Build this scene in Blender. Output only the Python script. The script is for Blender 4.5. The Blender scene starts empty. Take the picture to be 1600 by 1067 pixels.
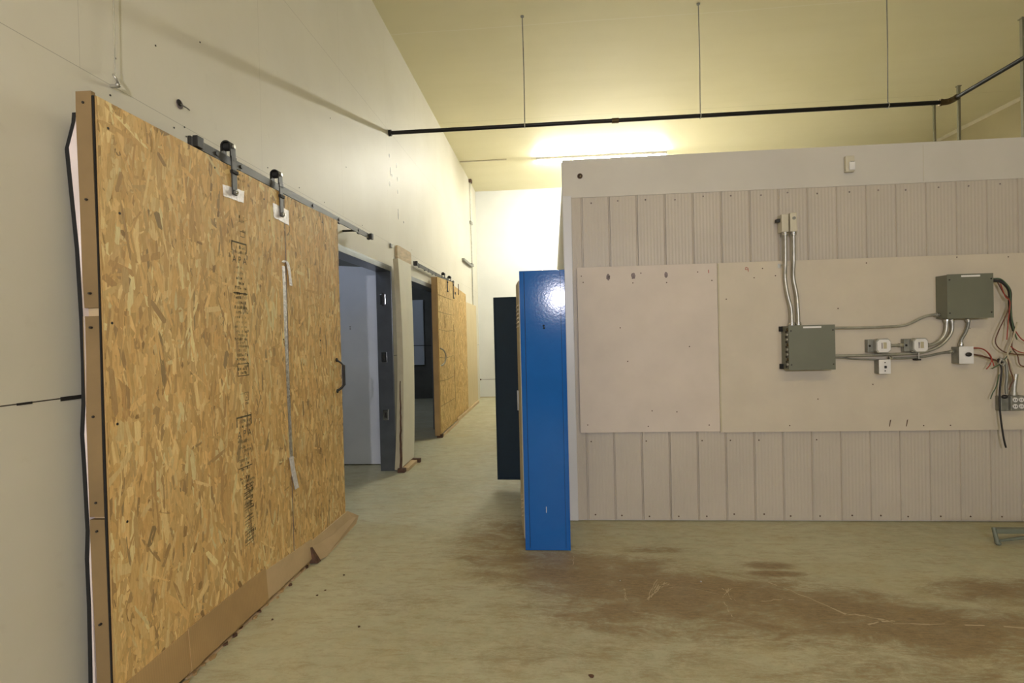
import bpy, bmesh, math, random
from mathutils import Vector, Matrix
rnd = random.Random(7)
S = bpy.context.scene
COL = S.collection
PI = math.pi

# ------------------------------------------------------------------ camera
YAW, PITCH, ROLL, FPX, CAMH = 0.0775, -0.0101, -0.024, 822.8, 1.4072
def cam_axes():
    fwd = Vector((-math.sin(YAW)*math.cos(PITCH), math.cos(YAW)*math.cos(PITCH), math.sin(PITCH)))
    r = Vector((math.cos(YAW), math.sin(YAW), 0)); u = r.cross(fwd)
    c, s = math.cos(ROLL), math.sin(ROLL)
    return c*r + s*u, -s*r + c*u, fwd
r_, u_, f_ = cam_axes()
cam = bpy.data.objects.new('camera', bpy.data.cameras.new('camera'))
COL.objects.link(cam)
cam.matrix_world = Matrix(((r_.x, u_.x, -f_.x, 0), (r_.y, u_.y, -f_.y, 0), (r_.z, u_.z, -f_.z, CAMH), (0, 0, 0, 1)))
cam.data.sensor_width = 36; cam.data.lens = FPX/1600*36; cam.data.clip_start = 0.05
S.camera = cam

# ------------------------------------------------------------------ world, exposure, large lights
w = bpy.data.worlds.new('world'); S.world = w; w.use_nodes = True
w.node_tree.nodes['Background'].inputs[0].default_value = (0.55, 0.6, 0.7, 1)
w.node_tree.nodes['Background'].inputs[1].default_value = 0.02
S.view_settings.view_transform = 'Standard'; S.view_settings.look = 'None'
S.view_settings.exposure = 0.68; S.view_settings.gamma = 1; S.view_settings.use_curve_mapping = False
TUBE_FAR = 215.0       # emission of the strip light seen over the partition
TUBE_NEAR = 45.0      # emission of the strip lights behind the photographer
def area(name, loc, rot, sx, sy, energy, col):
    l = bpy.data.lights.new(name, 'AREA'); l.shape = 'RECTANGLE'; l.size = sx; l.size_y = sy
    l.energy = energy; l.color = col
    o = bpy.data.objects.new(name, l); COL.objects.link(o); o.location = loc; o.rotation_euler = rot
    return o
# unseen added lamps: locker highlight, and cool fill beside an added window
area('highlight_fill', (0.155, -2.98, 2.10), (PI/2, 0, 0), .10, .09, 70, (0.96, 0.92, 1.0))
area('cool_fill', (4.0, -8.9, 2.45), (PI/2, 0, 0), 1.5, 1.3, 60, (0.80, 0.88, 1.0))

# ------------------------------------------------------------------ materials
def newmat(name):
    m = bpy.data.materials.new(name); m.use_nodes = True
    return m, m.node_tree, m.node_tree.nodes['Principled BSDF']
def N(nt, typ, **kw):
    n = nt.nodes.new(typ)
    for k, v in kw.items():
        if k.startswith('i_'):
            n.inputs[k[2:].replace('_', ' ')].default_value = v
        else: setattr(n, k, v)
    return n
def mth(nt, op, a, b=None, c=None, clamp=False):
    n = nt.nodes.new('ShaderNodeMath'); n.operation = op; n.use_clamp = clamp
    for i, v in enumerate((a, b, c)):
        if v is None: continue
        if isinstance(v, (int, float)): n.inputs[i].default_value = v
        else: nt.links.new(v, n.inputs[i])
    return n.outputs[0]
def mix(nt, fac, a, b, mode='MIX'):
    n = nt.nodes.new('ShaderNodeMix'); n.data_type = 'RGBA'; n.blend_type = mode
    for i, v in ((0, fac), (6, a), (7, b)):
        if isinstance(v, (int, float)): n.inputs[i].default_value = v
        elif isinstance(v, tuple): n.inputs[i].default_value = (*v, 1) if len(v) == 3 else v
        else: nt.links.new(v, n.inputs[i])
    return n.outputs[2]
def coords(nt, scale=(1, 1, 1), rot=(0, 0, 0), loc=(0, 0, 0)):
    t = nt.nodes.new('ShaderNodeTexCoord'); m = nt.nodes.new('ShaderNodeMapping')
    m.inputs['Scale'].default_value = scale; m.inputs['Rotation'].default_value = rot; m.inputs['Location'].default_value = loc
    nt.links.new(t.outputs['Object'], m.inputs['Vector']); return m.outputs[0]
def noise(nt, vec, scale, detail=4, rough=.55, dist=0):
    n = nt.nodes.new('ShaderNodeTexNoise'); n.inputs['Scale'].default_value = scale
    n.inputs['Detail'].default_value = detail; n.inputs['Roughness'].default_value = rough; n.inputs['Distortion'].default_value = dist
    nt.links.new(vec, n.inputs['Vector']); return n.outputs['Fac']
def mrange(nt, v, a, b, c=0., d=1.):
    n = nt.nodes.new('ShaderNodeMapRange'); nt.links.new(v, n.inputs[0])
    for i, x in enumerate((a, b, c, d)): n.inputs[i+1].default_value = x
    return n.outputs[0]
def bump(nt, b, h, strength, dist=.002):
    n = nt.nodes.new('ShaderNodeBump'); n.inputs['Strength'].default_value = strength; n.inputs['Distance'].default_value = dist
    nt.links.new(h, n.inputs['Height']); nt.links.new(n.outputs[0], b.inputs['Normal'])
def simple(name, col, rough=.6, metal=0., var=.06, scale=8, bmp=.0, stretch=(1, 1, 1)):
    m, nt, b = newmat(name)
    v = coords(nt, stretch); f = noise(nt, v, scale)
    dark = tuple(c*(1-var*2) for c in col); lite = tuple(min(1, c*(1+var)) for c in col)
    nt.links.new(mix(nt, mrange(nt, f, .3, .7), dark, lite), b.inputs['Base Color'])
    b.inputs['Roughness'].default_value = rough; b.inputs['Metallic'].default_value = metal
    if bmp: bump(nt, b, noise(nt, v, scale*12, 3), bmp)
    return m
def emit(name, col, s):
    m, nt, b = newmat(name); b.inputs['Emission Color'].default_value = (*col, 1); b.inputs['Emission Strength'].default_value = s
    b.inputs['Base Color'].default_value = (.8, .8, .8, 1); return m

def seams(nt, axis_out, positions, width):
    """1 on thin joints at the given coordinates"""
    r = None
    for p in positions:
        d = mth(nt, 'ABSOLUTE', mth(nt, 'SUBTRACT', axis_out, p))
        l = mth(nt, 'LESS_THAN', d, width)
        r = l if r is None else mth(nt, 'MAXIMUM', r, l)
    return r
def wall_material():
    m, nt, b = newmat('painted_wall_panel')
    t = nt.nodes.new('ShaderNodeTexCoord'); sp = nt.nodes.new('ShaderNodeSeparateXYZ'); nt.links.new(t.outputs['Object'], sp.inputs[0])
    v = coords(nt)
    base = mix(nt, mrange(nt, noise(nt, v, 1.3, 5), .3, .7), (.69, .655, .545), (.75, .72, .62))
    base = mix(nt, mrange(nt, noise(nt, v, 14, 5), .62, .8, 0, .25), base, (.55, .51, .40))
    zs = seams(nt, sp.outputs[2], (1.228, ), .0022)
    zs2 = seams(nt, sp.outputs[2], (2.432, 3.65), .0012)
    ys = seams(nt, sp.outputs[1], (.6, 1.82, 3.04, 4.26, 5.48, 6.7, 7.92, 9.14, 10.36), .0011)
    base = mix(nt, zs, base, (.07, .06, .045))
    base = mix(nt, mth(nt, 'MULTIPLY', zs2, .55), base, (.2, .18, .13))
    up = mth(nt, 'GREATER_THAN', sp.outputs[2], 2.43)
    base = mix(nt, mth(nt, 'MULTIPLY', mth(nt, 'MULTIPLY', ys, up), .33), base, (.25, .22, .17))
    nt.links.new(base, b.inputs['Base Color']); b.inputs['Roughness'].default_value = .5
    bump(nt, b, noise(nt, v, 160, 2), .12, .001)
    return m
def ceiling_material():
    m, nt, b = newmat('cream_ceiling_panel')
    t = nt.nodes.new('ShaderNodeTexCoord'); sp = nt.nodes.new('ShaderNodeSeparateXYZ'); nt.links.new(t.outputs['Object'], sp.inputs[0])
    v = coords(nt)
    base = mix(nt, mrange(nt, noise(nt, v, .7, 4), .3, .7), (.76, .70, .45), (.81, .75, .51))
    base = mix(nt, mrange(nt, noise(nt, coords(nt, (.4, 3, 1)), 1.5, 4), .45, .8, 0, .18), base, (.66, .60, .36))
    wob = mth(nt, 'MULTIPLY', mth(nt, 'SUBTRACT', noise(nt, v, 1.2, 2), .5), .05)
    yy = mth(nt, 'ADD', sp.outputs[1], wob)
    base = mix(nt, mth(nt, 'MULTIPLY', seams(nt, yy, (3.28, 5.74), .007), .6), base, (.85, .80, .62))
    base = mix(nt, mth(nt, 'MULTIPLY', seams(nt, yy, (8.18,), .004), .35), base, (.4, .33, .16))
    nt.links.new(base, b.inputs['Base Color']); b.inputs['Roughness'].default_value = .55
    return m
def floor_material():
    m, nt, b = newmat('stained_concrete')
    t = nt.nodes.new('ShaderNodeTexCoord'); P = t.outputs['Object']
    v = coords(nt)
    base = mix(nt, mrange(nt, noise(nt, v, .9, 6, .6), .3, .7), (.42, .42, .28), (.545, .54, .38))
    base = mix(nt, mrange(nt, noise(nt, v, 11, 9, .78), .42, .66, 0, .6), base, (.62, .58, .42))
    base = mix(nt, mrange(nt, noise(nt, coords(nt, (1, 4, 1)), 6, 10, .8, .5), .50, .66, 0, .6), base, (.32, .235, .12))
    # worn yellowish patches down the corridor
    base = mix(nt, mrange(nt, noise(nt, coords(nt, (1, 1, 1), (0, 0, 0), (3, 9, 0)), 2.6, 8, .7), .5, .68, 0, .55), base, (.50, .44, .25))
    # dirt dragged across in front of the partition
    ell = [(-.10, 3.22, .42, .30, .8), (.30, 3.05, .5, .28, .95), (.62, 2.90, .5, .25, 1.), (1.0, 2.88, .45, .22, .9), (1.35, 2.74, .42, .22, 1.), (1.75, 2.56, .42, .20, 1.1),
           (.45, 2.70, .6, .22, .75), (1.1, 2.60, .7, .2, .7), (2.2, 2.5, .55, .25, .85), (2.4, 2.95, .4, .14, .85), (.62, 3.45, .22, .06, .6), (1.25, 3.24, .14, .045, 1.2), (1.24, 3.13, .15, .035, 1.1),
           (-.35, 3.55, .35, .5, .65), (.2, 2.3, .9, .2, .35), (1.4, 2.2, .8, .22, .45), (-.8, 2.75, .3, .12, .35)]
    tot = None
    for cx, cy, rx, ry, s in ell:
        a = nt.nodes.new('ShaderNodeVectorMath'); a.operation = 'SUBTRACT'; nt.links.new(P, a.inputs[0]); a.inputs[1].default_value = (cx, cy, 0)
        c = nt.nodes.new('ShaderNodeVectorMath'); c.operation = 'MULTIPLY'; nt.links.new(a.outputs[0], c.inputs[0]); c.inputs[1].default_value = (1/rx, 1/ry, 0)
        l = nt.nodes.new('ShaderNodeVectorMath'); l.operation = 'LENGTH'; nt.links.new(c.outputs[0], l.inputs[0])
        e = mrange(nt, l.outputs['Value'], 1.7, .45, 0, s)
        tot = e if tot is None else mth(nt, 'MAXIMUM', tot, e)
    n1 = noise(nt, coords(nt, (1, 2.2, 1), (0, 0, .12)), 3.4, 12, .80, .5)
    n2 = noise(nt, coords(nt, (1, 3.0, 1), (0, 0, .2)), 22, 10, .85, .2)
    g = mth(nt, 'ADD', mth(nt, 'MULTIPLY', n1, .55), mth(nt, 'MULTIPLY', n2, .45))
    t_ = mth(nt, 'ADD', g, mth(nt, 'MULTIPLY', tot, .20))
    dirt = mth(nt, 'MULTIPLY', mrange(nt, t_, .535, .665, 0, 1), mrange(nt, tot, .05, .4, 0, 1), clamp=True)
    base = mix(nt, mth(nt, 'MULTIPLY', dirt, .9), base, mix(nt, mrange(nt, n2, .35, .65), (.115, .072, .03), (.38, .27, .14)))
    # faint brown speckle all over
    n3 = noise(nt, coords(nt, (1, 2.2, 1), (0, 0, -.1), (5, 2, 0)), 5, 12, .88, .3)
    base = mix(nt, mrange(nt, n3, .50, .64, 0, .6), base, (.36, .265, .13))
    nt.links.new(base, b.inputs['Base Color'])
    nt.links.new(mrange(nt, noise(nt, v, 5, 6), .3, .7, .38, .62), b.inputs['Roughness'])
    bump(nt, b, noise(nt, v, 45, 6, .7), .12, .002)
    return m
def osb_material(name, tint=(1, 1, 1)):
    m, nt, b = newmat(name)
    a = nt.nodes.new('ShaderNodeAttribute'); a.attribute_name = 'flake'
    v = coords(nt, (10, 10, 1))
    c = mix(nt, mrange(nt, noise(nt, v, 26, 8, .8), .40, .68, 0, .6), a.outputs['Color'], mix(nt, 1., a.outputs['Color'], (.62, .44, .24), 'MULTIPLY'))
    c = mix(nt, mrange(nt, noise(nt, coords(nt), 2.2, 4, .6), .35, .7, 0, .35), c, mix(nt, 1., c, (.95, .80, .60), 'MULTIPLY'))
    c = mix(nt, 1., c, tint, 'MULTIPLY')
    nt.links.new(c, b.inputs['Base Color']); b.inputs['Roughness'].default_value = .62
    bump(nt, b, noise(nt, v, 30, 5), .25, .0015)
    return m
def cardboard_material(name, col):
    m, nt, b = newmat(name)
    v = coords(nt, (1, 1, 1)); n = noise(nt, v, 3, 5)
    w_ = nt.nodes.new('ShaderNodeTexWave'); w_.wave_type = 'BANDS'; w_.bands_direction = 'Y'; w_.inputs['Scale'].default_value = 26; w_.inputs['Distortion'].default_value = 1.2
    nt.links.new(v, w_.inputs['Vector'])
    c = mix(nt, mrange(nt, n, .3, .7), tuple(x*.82 for x in col), tuple(min(1, x*1.1) for x in col))
    c = mix(nt, mth(nt, 'MULTIPLY', w_.outputs['Fac'], .18), c, tuple(x*.6 for x in col))
    nt.links.new(c, b.inputs['Base Color']); b.inputs['Roughness'].default_value = .75
    return m
def ply_material():
    m, nt, b = newmat('pale_plywood')
    n = noise(nt, coords(nt, (12, 12, .7)), 3, 6, .6, .5)
    nt.links.new(mix(nt, mrange(nt, n, .3, .7), (.62, .50, .28), (.76, .65, .42)), b.inputs['Base Color']); b.inputs['Roughness'].default_value = .6
    return m
M = {}
M['wall'] = wall_material(); M['ceil'] = ceiling_material(); M['floor'] = floor_material()
M['osb'] = osb_material('oriented_strand_board'); M['osb_far'] = osb_material('oriented_strand_board_far', (1.08, 1.08, 1.02))
M['card'] = cardboard_material('cardboard', (.50, .33, .15)); M['card_shaded'] = cardboard_material('shaded_tan_paperboard', (.27, .18, .08))  # the tan board's colour is darkened to hold its side shade
M['card_pale'] = cardboard_material('pale_cardboard', (.62, .46, .27))
M['ply'] = ply_material()
M['liner'] = simple('white_steel_liner', (.525, .47, .40), .42, 0, .03, 2)
M['cap'] = simple('white_cap_panel', (.60, .57, .515), .5, 0, .03, 2)
M['trim'] = simple('white_corner_trim', (.62, .62, .63), .35, 0, .02, 2)
M['board'] = simple('white_painted_plywood', (.65, .57, .50), .6, 0, .03, 4, .05)
M['board2'] = simple('cream_painted_plywood', (.62, .55, .445), .6, 0, .03, 4, .05)
M['blackmetal'] = simple('black_powdercoat', (.018, .017, .016), .5, .0, .1, 20)
M['railmetal'] = simple('dark_rail_steel', (.055, .055, .052), .5, .0, .1, 10)
M['pipe'] = simple('black_iron_pipe', (.012, .011, .010), .38, .4, .1, 10)
M['brass'] = simple('dull_brass', (.10, .07, .03), .4, .8)
M['galv'] = simple('galvanized_steel', (.52, .51, .46), .38, .75, .1, 18)
M['galvdark'] = simple('dull_galvanized_steel', (.30, .30, .27), .5, .6, .12, 18)
M['bluegalv'] = simple('door_frame_steel', (.15, .165, .185), .28, .6, .08, 6)
M['chrome'] = simple('chrome', (.75, .75, .76), .15, 1)
M['grey'] = simple('grey_enamel', (.175, .18, .135), .45, .1, .04, 4)
M['offwhite'] = simple('cream_enamel', (.62, .57, .44), .4)
M['white'] = simple('white_plastic', (.82, .80, .78), .4)
M['pinkwhite'] = simple('white_plastic_sheet', (.80, .70, .68), .4)
M['black'] = simple('black_rubber', (.008, .008, .009), .7)
M['post'] = simple('olive_grey_paint', (.22, .205, .13), .6)
M['hole'] = simple('dark_hole', (.02, .017, .014), .9)
M['foil'] = simple('crinkled_foil_tape', (.72, .70, .70), .28, .75, .25, 60, .8)
M['foilw'] = simple('white_foil_tape', (.90, .86, .88), .35, .2, .12, 60, .5)
M['ink'] = simple('faded_black_ink', (.14, .115, .06), .8, 0, .3, 60)
M['inklite'] = simple('pale_grey_ink', (.32, .25, .12), .8, 0, .25, 60)
M['smudge'] = simple('grey_smudge', (.24, .19, .19), .7, 0, .3, 40)
M['redmark'] = simple('red_marker', (.45, .10, .07), .7)
M['rust'] = simple('rusty_screw', (.10, .055, .03), .7)
M['screw'] = simple('dark_screw', (.03, .025, .02), .6)
M['scratch'] = simple('scraped_concrete', (.56, .47, .32), .7)
M['locker'] = simple('blue_enamel', (.014, .115, .41), .12, 0, .03, 5, .10)
M['locker'].node_tree.nodes['Principled BSDF'].inputs['Specular IOR Level'].default_value = .16
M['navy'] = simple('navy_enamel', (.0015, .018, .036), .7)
M['beige'] = simple('beige_enamel', (.52, .46, .31), .45)
M['woodtan'] = simple('tan_wood', (.60, .46, .27), .6, 0, .12, 6, 0, (1, 1, 6))
M['woodedge'] = simple('rotten_wood', (.12, .06, .035), .8, 0, .3, 20)
M['frp'] = simple('cream_wall_board', (.82, .79, .66), .5, 0, .03, 3)
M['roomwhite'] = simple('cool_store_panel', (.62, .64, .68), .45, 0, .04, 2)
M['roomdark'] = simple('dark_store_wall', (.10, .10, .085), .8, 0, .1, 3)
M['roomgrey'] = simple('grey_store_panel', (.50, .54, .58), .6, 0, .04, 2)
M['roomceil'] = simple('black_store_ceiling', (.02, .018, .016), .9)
M['brown'] = simple('brown_wood_beam', (.16, .09, .045), .7)
M['wirered'] = simple('red_wire', (.36, .05, .03), .5); M['wiregreen'] = simple('green_wire', (.07, .12, .06), .5)
M['wireblack'] = simple('black_wire', (.02, .018, .018), .5); M['wirebrown'] = simple('brown_wire', (.14, .06, .035), .5)
M['wirewhite'] = simple('cream_wire', (.55, .48, .34), .5)
M['footpaint'] = simple('grey_green_paint', (.17, .19, .15), .5)
M['tube_far'] = emit('lit_tube', (1., .985, .88), TUBE_FAR)
M['tube_near'] = emit('lit_warm_tube', (1., .83, .46), TUBE_NEAR)
M['tube_room'] = emit('lit_cool_tube', (.70, .80, 1.), 42.)
M['pantry_fill'] = emit('pantry_fill_tube', (.70, .80, 1.), 75.)
M['glass'] = simple('window_pane', (.8, .85, .9), .1)

# ------------------------------------------------------------------ mesh helpers
class MB:
    def __init__(s): s.v = []; s.f = []; s.mi = []; s.mats = []; s.sm = []
    def _m(s, m):
        if m not in s.mats: s.mats.append(m)
        return s.mats.index(m)
    def add(s, vs, fs, m=None, smooth=False):
        o = len(s.v); s.v += [tuple(v) for v in vs]; k = s._m(m)
        for f in fs: s.f.append(tuple(o+i for i in f)); s.mi.append(k); s.sm.append(smooth)
    def box(s, a, b, m=None, bev=0.):
        x0, x1 = sorted((a[0], b[0])); y0, y1 = sorted((a[1], b[1])); z0, z1 = sorted((a[2], b[2]))
        if bev > 0:
            bm = bmesh.new(); bmesh.ops.create_cube(bm, size=1)
            for v in bm.verts: v.co = Vector(((x0+x1)/2+v.co.x*(x1-x0), (y0+y1)/2+v.co.y*(y1-y0), (z0+z1)/2+v.co.z*(z1-z0)))
            bmesh.ops.bevel(bm, geom=bm.edges[:], offset=min(bev, (x1-x0)*.45, (y1-y0)*.45, (z1-z0)*.45), segments=2, affect='EDGES', profile=.6)
            bm.verts.index_update()
            s.add([v.co for v in bm.verts], [[v.index for v in f.verts] for f in bm.faces], m); bm.free(); return
        vs = [(x, y, z) for x in (x0, x1) for y in (y0, y1) for z in (z0, z1)]
        s.add(vs, [(0, 1, 3, 2), (4, 6, 7, 5), (0, 4, 5, 1), (2, 3, 7, 6), (0, 2, 6, 4), (1, 5, 7, 3)], m)
    def hexa(s, p, m=None):
        """8 points: bottom loop 4, top loop 4"""
        s.add(p, [(3, 2, 1, 0), (4, 5, 6, 7), (0, 1, 5, 4), (1, 2, 6, 5), (2, 3, 7, 6), (3, 0, 4, 7)], m)
    def prism(s, poly, axis, a, b, m=None):
        """polygon (2-D points in the two other axes) extruded along axis from a to b"""
        def P(p, t):
            q = [p[0], p[1]]; q.insert('XYZ'.index(axis), t); return q
        n = len(poly)
        s.add([P(p, a) for p in poly]+[P(p, b) for p in poly],
              [tuple(range(n))[::-1], tuple(range(n, 2*n))]+[(i, (i+1) % n, n+(i+1) % n, n+i) for i in range(n)], m)
    def tube(s, pts, r, m=None, n=10, caps=True):
        pts = [Vector(p) for p in pts]; rs = r if isinstance(r, (list, tuple)) else [r]*len(pts)
        vs = []; fs = []; up = None
        for i, p in enumerate(pts):
            d = (pts[min(i+1, len(pts)-1)]-pts[max(i-1, 0)]).normalized()
            if up is None: up = d.orthogonal().normalized()
            up = (up-d*up.dot(d)).normalized(); sd = d.cross(up)
            for k in range(n):
                a = 2*PI*k/n; vs.append(p+(up*math.cos(a)+sd*math.sin(a))*rs[i])
        for i in range(len(pts)-1):
            for k in range(n): fs.append((i*n+k, i*n+(k+1) % n, (i+1)*n+(k+1) % n, (i+1)*n+k))
        s.add(vs, fs, m, True)
        if caps: s.add(vs[:n], [tuple(range(n))[::-1]], m); s.add(vs[-n:], [tuple(range(n))], m)
    def cyl(s, a, b, r, m=None, n=16): s.tube([a, b], r, m, n)
    def ball(s, c, r, m=None, sq=(1, 1, 1)):
        bm = bmesh.new(); bmesh.ops.create_uvsphere(bm, u_segments=12, v_segments=8, radius=r); bm.verts.index_update()
        s.add([(c[0]+v.co.x*sq[0], c[1]+v.co.y*sq[1], c[2]+v.co.z*sq[2]) for v in bm.verts], [[v.index for v in f.verts] for f in bm.faces], m, True); bm.free()
    def build(s, name, mat=None, parent=None, origin=None):
        me = bpy.data.meshes.new(name); og = Vector(origin) if origin is not None else Vector((0, 0, 0))
        me.from_pydata([tuple(Vector(v)-og) for v in s.v], [], s.f)
        for k in s.mats: me.materials.append(M[k] if k else M[mat])
        me.polygons.foreach_set('material_index', s.mi); me.polygons.foreach_set('use_smooth', s.sm)
        bm = bmesh.new(); bm.from_mesh(me); bmesh.ops.recalc_face_normals(bm, faces=bm.faces); bm.to_mesh(me); bm.free()
        me.update()
        o = bpy.data.objects.new(name, me); COL.objects.link(o); o.location = og
        if parent is not None:
            o.parent = parent; o.location = og-world_loc(parent)
        return o
def build_split(mb, name, mat=None, parent=None):
    """one object for every separate piece collected in mb"""
    par = list(range(len(mb.v)))
    def find(i):
        while par[i] != i: par[i] = par[par[i]]; i = par[i]
        return i
    seen = {}
    for i, v in enumerate(mb.v):
        k = tuple(round(c, 5) for c in v)
        if k in seen: par[find(i)] = find(seen[k])
        else: seen[k] = i
    for f in mb.f:
        for i in f[1:]: par[find(i)] = find(f[0])
    groups = {}
    for fi, f in enumerate(mb.f): groups.setdefault(find(f[0]), []).append(fi)
    for fs in groups.values():
        n = MB(); mp = {}
        for fi in fs:
            for i in mb.f[fi]:
                if i not in mp: mp[i] = len(n.v); n.v.append(mb.v[i])
            n.f.append(tuple(mp[i] for i in mb.f[fi])); m_ = mb.mats[mb.mi[fi]]
            n.mi.append(n._m(m_)); n.sm.append(mb.sm[fi])
        n.build(name, mat, parent)
def world_loc(o):
    p = Vector((0, 0, 0))
    while o is not None: p += o.location; o = o.parent
    return p
def thing(name, label, cat, loc, group=None):
    o = bpy.data.objects.new(name, None); COL.objects.link(o); o.location = loc; o.empty_display_size = .1
    o['label'] = label; o['category'] = cat
    if group: o['group'] = group
    return o
def tag(o, label, cat, group=None):
    o['label'] = label; o['category'] = cat
    if group: o['group'] = group
    return o
def struct(o, label=None):
    o['kind'] = 'structure'
    if label: o['label'] = label
    return o
def smooth_path(pts, k=6):
    """Catmull-Rom through the points"""
    P = [Vector(p) for p in pts]; out = []
    for i in range(len(P)-1):
        p0 = P[max(i-1, 0)]; p1 = P[i]; p2 = P[i+1]; p3 = P[min(i+2, len(P)-1)]
        for j in range(k):
            t = j/k
            out.append(.5*((2*p1)+(-p0+p2)*t+(2*p0-5*p1+4*p2-p3)*t*t+(-p0+3*p1-3*p2+p3)*t**3))
    out.append(P[-1]); return out
def text_mesh(txt, size):
    """flat lettering from the built-in font as (verts, faces) in the local x,y plane"""
    c = bpy.data.curves.new('t', 'FONT'); c.body = txt; c.size = size; c.align_x = 'CENTER'; c.align_y = 'CENTER'
    o = bpy.data.objects.new('t', c); COL.objects.link(o)
    bpy.context.view_layer.update()
    me = bpy.data.meshes.new_from_object(o.evaluated_get(bpy.context.evaluated_depsgraph_get()))
    r = ([v.co.copy() for v in me.vertices], [tuple(p.vertices) for p in me.polygons])
    bpy.data.objects.remove(o); bpy.data.curves.remove(c); bpy.data.meshes.remove(me)
    return r

# ------------------------------------------------------------------ the room
WX, HC, YB, YF, XR = -1.71, 4.77, 12.12, -9.0, 7.0
O1 = (3.98, 5.50, 2.17); O2 = (5.94, 8.0, 2.155)       # the two doorways: from, to, height
fl = MB(); fl.box((WX-4.2, YF, -.12), (XR+.2, YB+.2, 0), 'floor')
def scratch(pts, w_):
    for a, b in zip(pts[:-1], pts[1:]):
        a = Vector((*a, 0)); b = Vector((*b, 0)); n = (b-a).normalized().cross(Vector((0, 0, 1)))*w_/2
        fl.add([a-n+Vector((0, 0, .0004)), a+n+Vector((0, 0, .0004)), b+n+Vector((0, 0, .0004)), b-n+Vector((0, 0, .0004))], [(0, 1, 2, 3)], 'scratch')
def scrape(a, b, w_, seed, bend=.02):
    r = random.Random(seed); n = 9; L = [(a[0]+(b[0]-a[0])*k/n+r.uniform(-1, 1)*bend*.3, a[1]+(b[1]-a[1])*k/n+r.uniform(-1, 1)*bend*.4+bend*math.sin(k/n*PI)) for k in range(n+1)]
    for k in range(n):
        if r.random() < .82: scratch([L[k], L[k+1]], w_*r.uniform(.35, 1.2))
scrape((1.17, 3.02), (1.40, 2.70), .010, 1); scrape((1.40, 2.70), (1.60, 2.61), .010, 2); scrape((1.58, 2.615), (2.3, 2.585), .010, 3, .015); scrape((1.46, 2.60), (1.60, 2.64), .012, 14, .01)
for k in range(6): scrape((.56+.012*k, 3.04-.01*k), (.455+.012*k, 2.78+.02*k), .0045, 20+k, .012)
for k in range(4): scrape((.95-.02*k, 2.95), (.86+.02*k, 2.84-.01*k), .004, 30+k, .01)
for k in range(3): scrape((.37-.006*k, 2.93), (.345+.008*k, 2.80), .0035, 40+k, .008)
scrape((1.0, 2.78), (1.22, 2.83), .005, 50); scrape((.86, 2.80), (.84, 2.62), .004, 51); scrape((2.3, 3.35), (2.36, 3.05), .004, 52); scrape((.10, 3.35), (.09, 3.2), .004, 53)
scrape((.6, 2.95), (.85, 2.88), .003, 54); scrape((-.1, 2.75), (.5, 2.65), .003, 55); scrape((.7, 2.45), (1.5, 2.40), .003, 56)
struct(fl.build('floor', 'floor'), 'stained grey-green concrete floor')
ce = MB(); ce.box((WX-.15, YF, HC), (XR+.2, YB+.2, HC+.1), 'ceil'); struct(ce.build('ceiling', 'ceil'))
wl = MB()
def wseg(y0, y1, z0, z1): wl.box((WX-.15, y0, z0), (WX, y1, z1), 'wall')
wseg(YF, O1[0], 0, HC); wseg(O1[1], O2[0], 0, HC); wseg(O2[1], YB, 0, HC)
wseg(O1[0], O1[1], O1[2], HC); wseg(O2[0], O2[1], O2[2], HC)
struct(wl.build('wall_left', 'wall'), 'tall white panelled wall with sliding door openings')
M['wallback'] = simple('white_end_wall', (.74, .75, .73), .5, 0, .02, 2)
o = MB(); o.box((WX-.15, YB, 0), (XR+.2, YB+.15, HC)); struct(o.build('wall_back', 'wallback'))
M['wallright'] = simple('tan_side_wall', (.42, .36, .2), .6, 0, .04, 2)
o = MB(); o.box((XR, YF, 0), (XR+.15, YB, HC)); struct(o.build('wall_right', 'wallright'))
o = MB(); o.box((WX-.15, YF-.15, 0), (XR+.2, YF, HC)); struct(o.build('wall_front', 'wall'))
# trim cove between ceiling and right wall
o = MB(); o.add([(XR-.03, YF, HC-.001), (XR-.001, YF, HC-.05), (XR-.001, YB, HC-.05), (XR-.03, YB, HC-.001), (XR-.001, YF, HC-.001), (XR-.001, YB, HC-.001)],
               [(0, 1, 2, 3), (0, 4, 1), (3, 2, 5), (1, 4, 5, 2), (0, 3, 5, 4)])
struct(o.build('trim_1', 'beige'))
# added window, out of view, framing the cool fill lamp
wf = MB()
for a, b in (((-.40, YF+.002, 1.7), (-.30, YF+.05, 3.2)), ((1.2, YF+.002, 1.7), (1.3, YF+.05, 3.2)), ((-.4, YF+.002, 3.1), (1.3, YF+.05, 3.2)), ((-.4, YF+.002, 1.7), (1.3, YF+.05, 1.8)), ((.42, YF+.002, 1.8), (.48, YF+.04, 3.1))):
    wf.box((a[0]+3.55, a[1], a[2]), (b[0]+3.55, b[1], b[2]))
win = struct(wf.build('added_window_1', 'white'))
o = MB(); o.box((3.25, YF+.012, 1.8), (4.75, YF+.018, 3.1)); o.build('pane', 'glass', win)

# little store rooms behind the doorways
def room_shell(tag_, x0, y0, x1, y1, h, wallm, ceilm):
    a = MB(); a.box((x0, y0-.05, 0), (x1, y0, h)); struct(a.build(f'wall_{tag_}_near', wallm))
    a = MB(); a.box((x0-.05, y0, 0), (x0, y1, h)); struct(a.build(f'wall_{tag_}_side', wallm))
    a = MB(); a.box((x0-.05, y1, 0), (x1, y1+.05, h)); struct(a.build(f'wall_{tag_}_end', wallm))
    a = MB(); a.box((x0-.05, y0-.05, h), (x1, y1+.05, h+.05)); struct(a.build(f'ceiling_{tag_}', ceilm))
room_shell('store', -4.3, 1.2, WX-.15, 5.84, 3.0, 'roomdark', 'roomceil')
room_shell('pantry', -5.2, 5.90, WX-.15, 12.10, 3.2, 'roomdark', 'roomceil')
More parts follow.
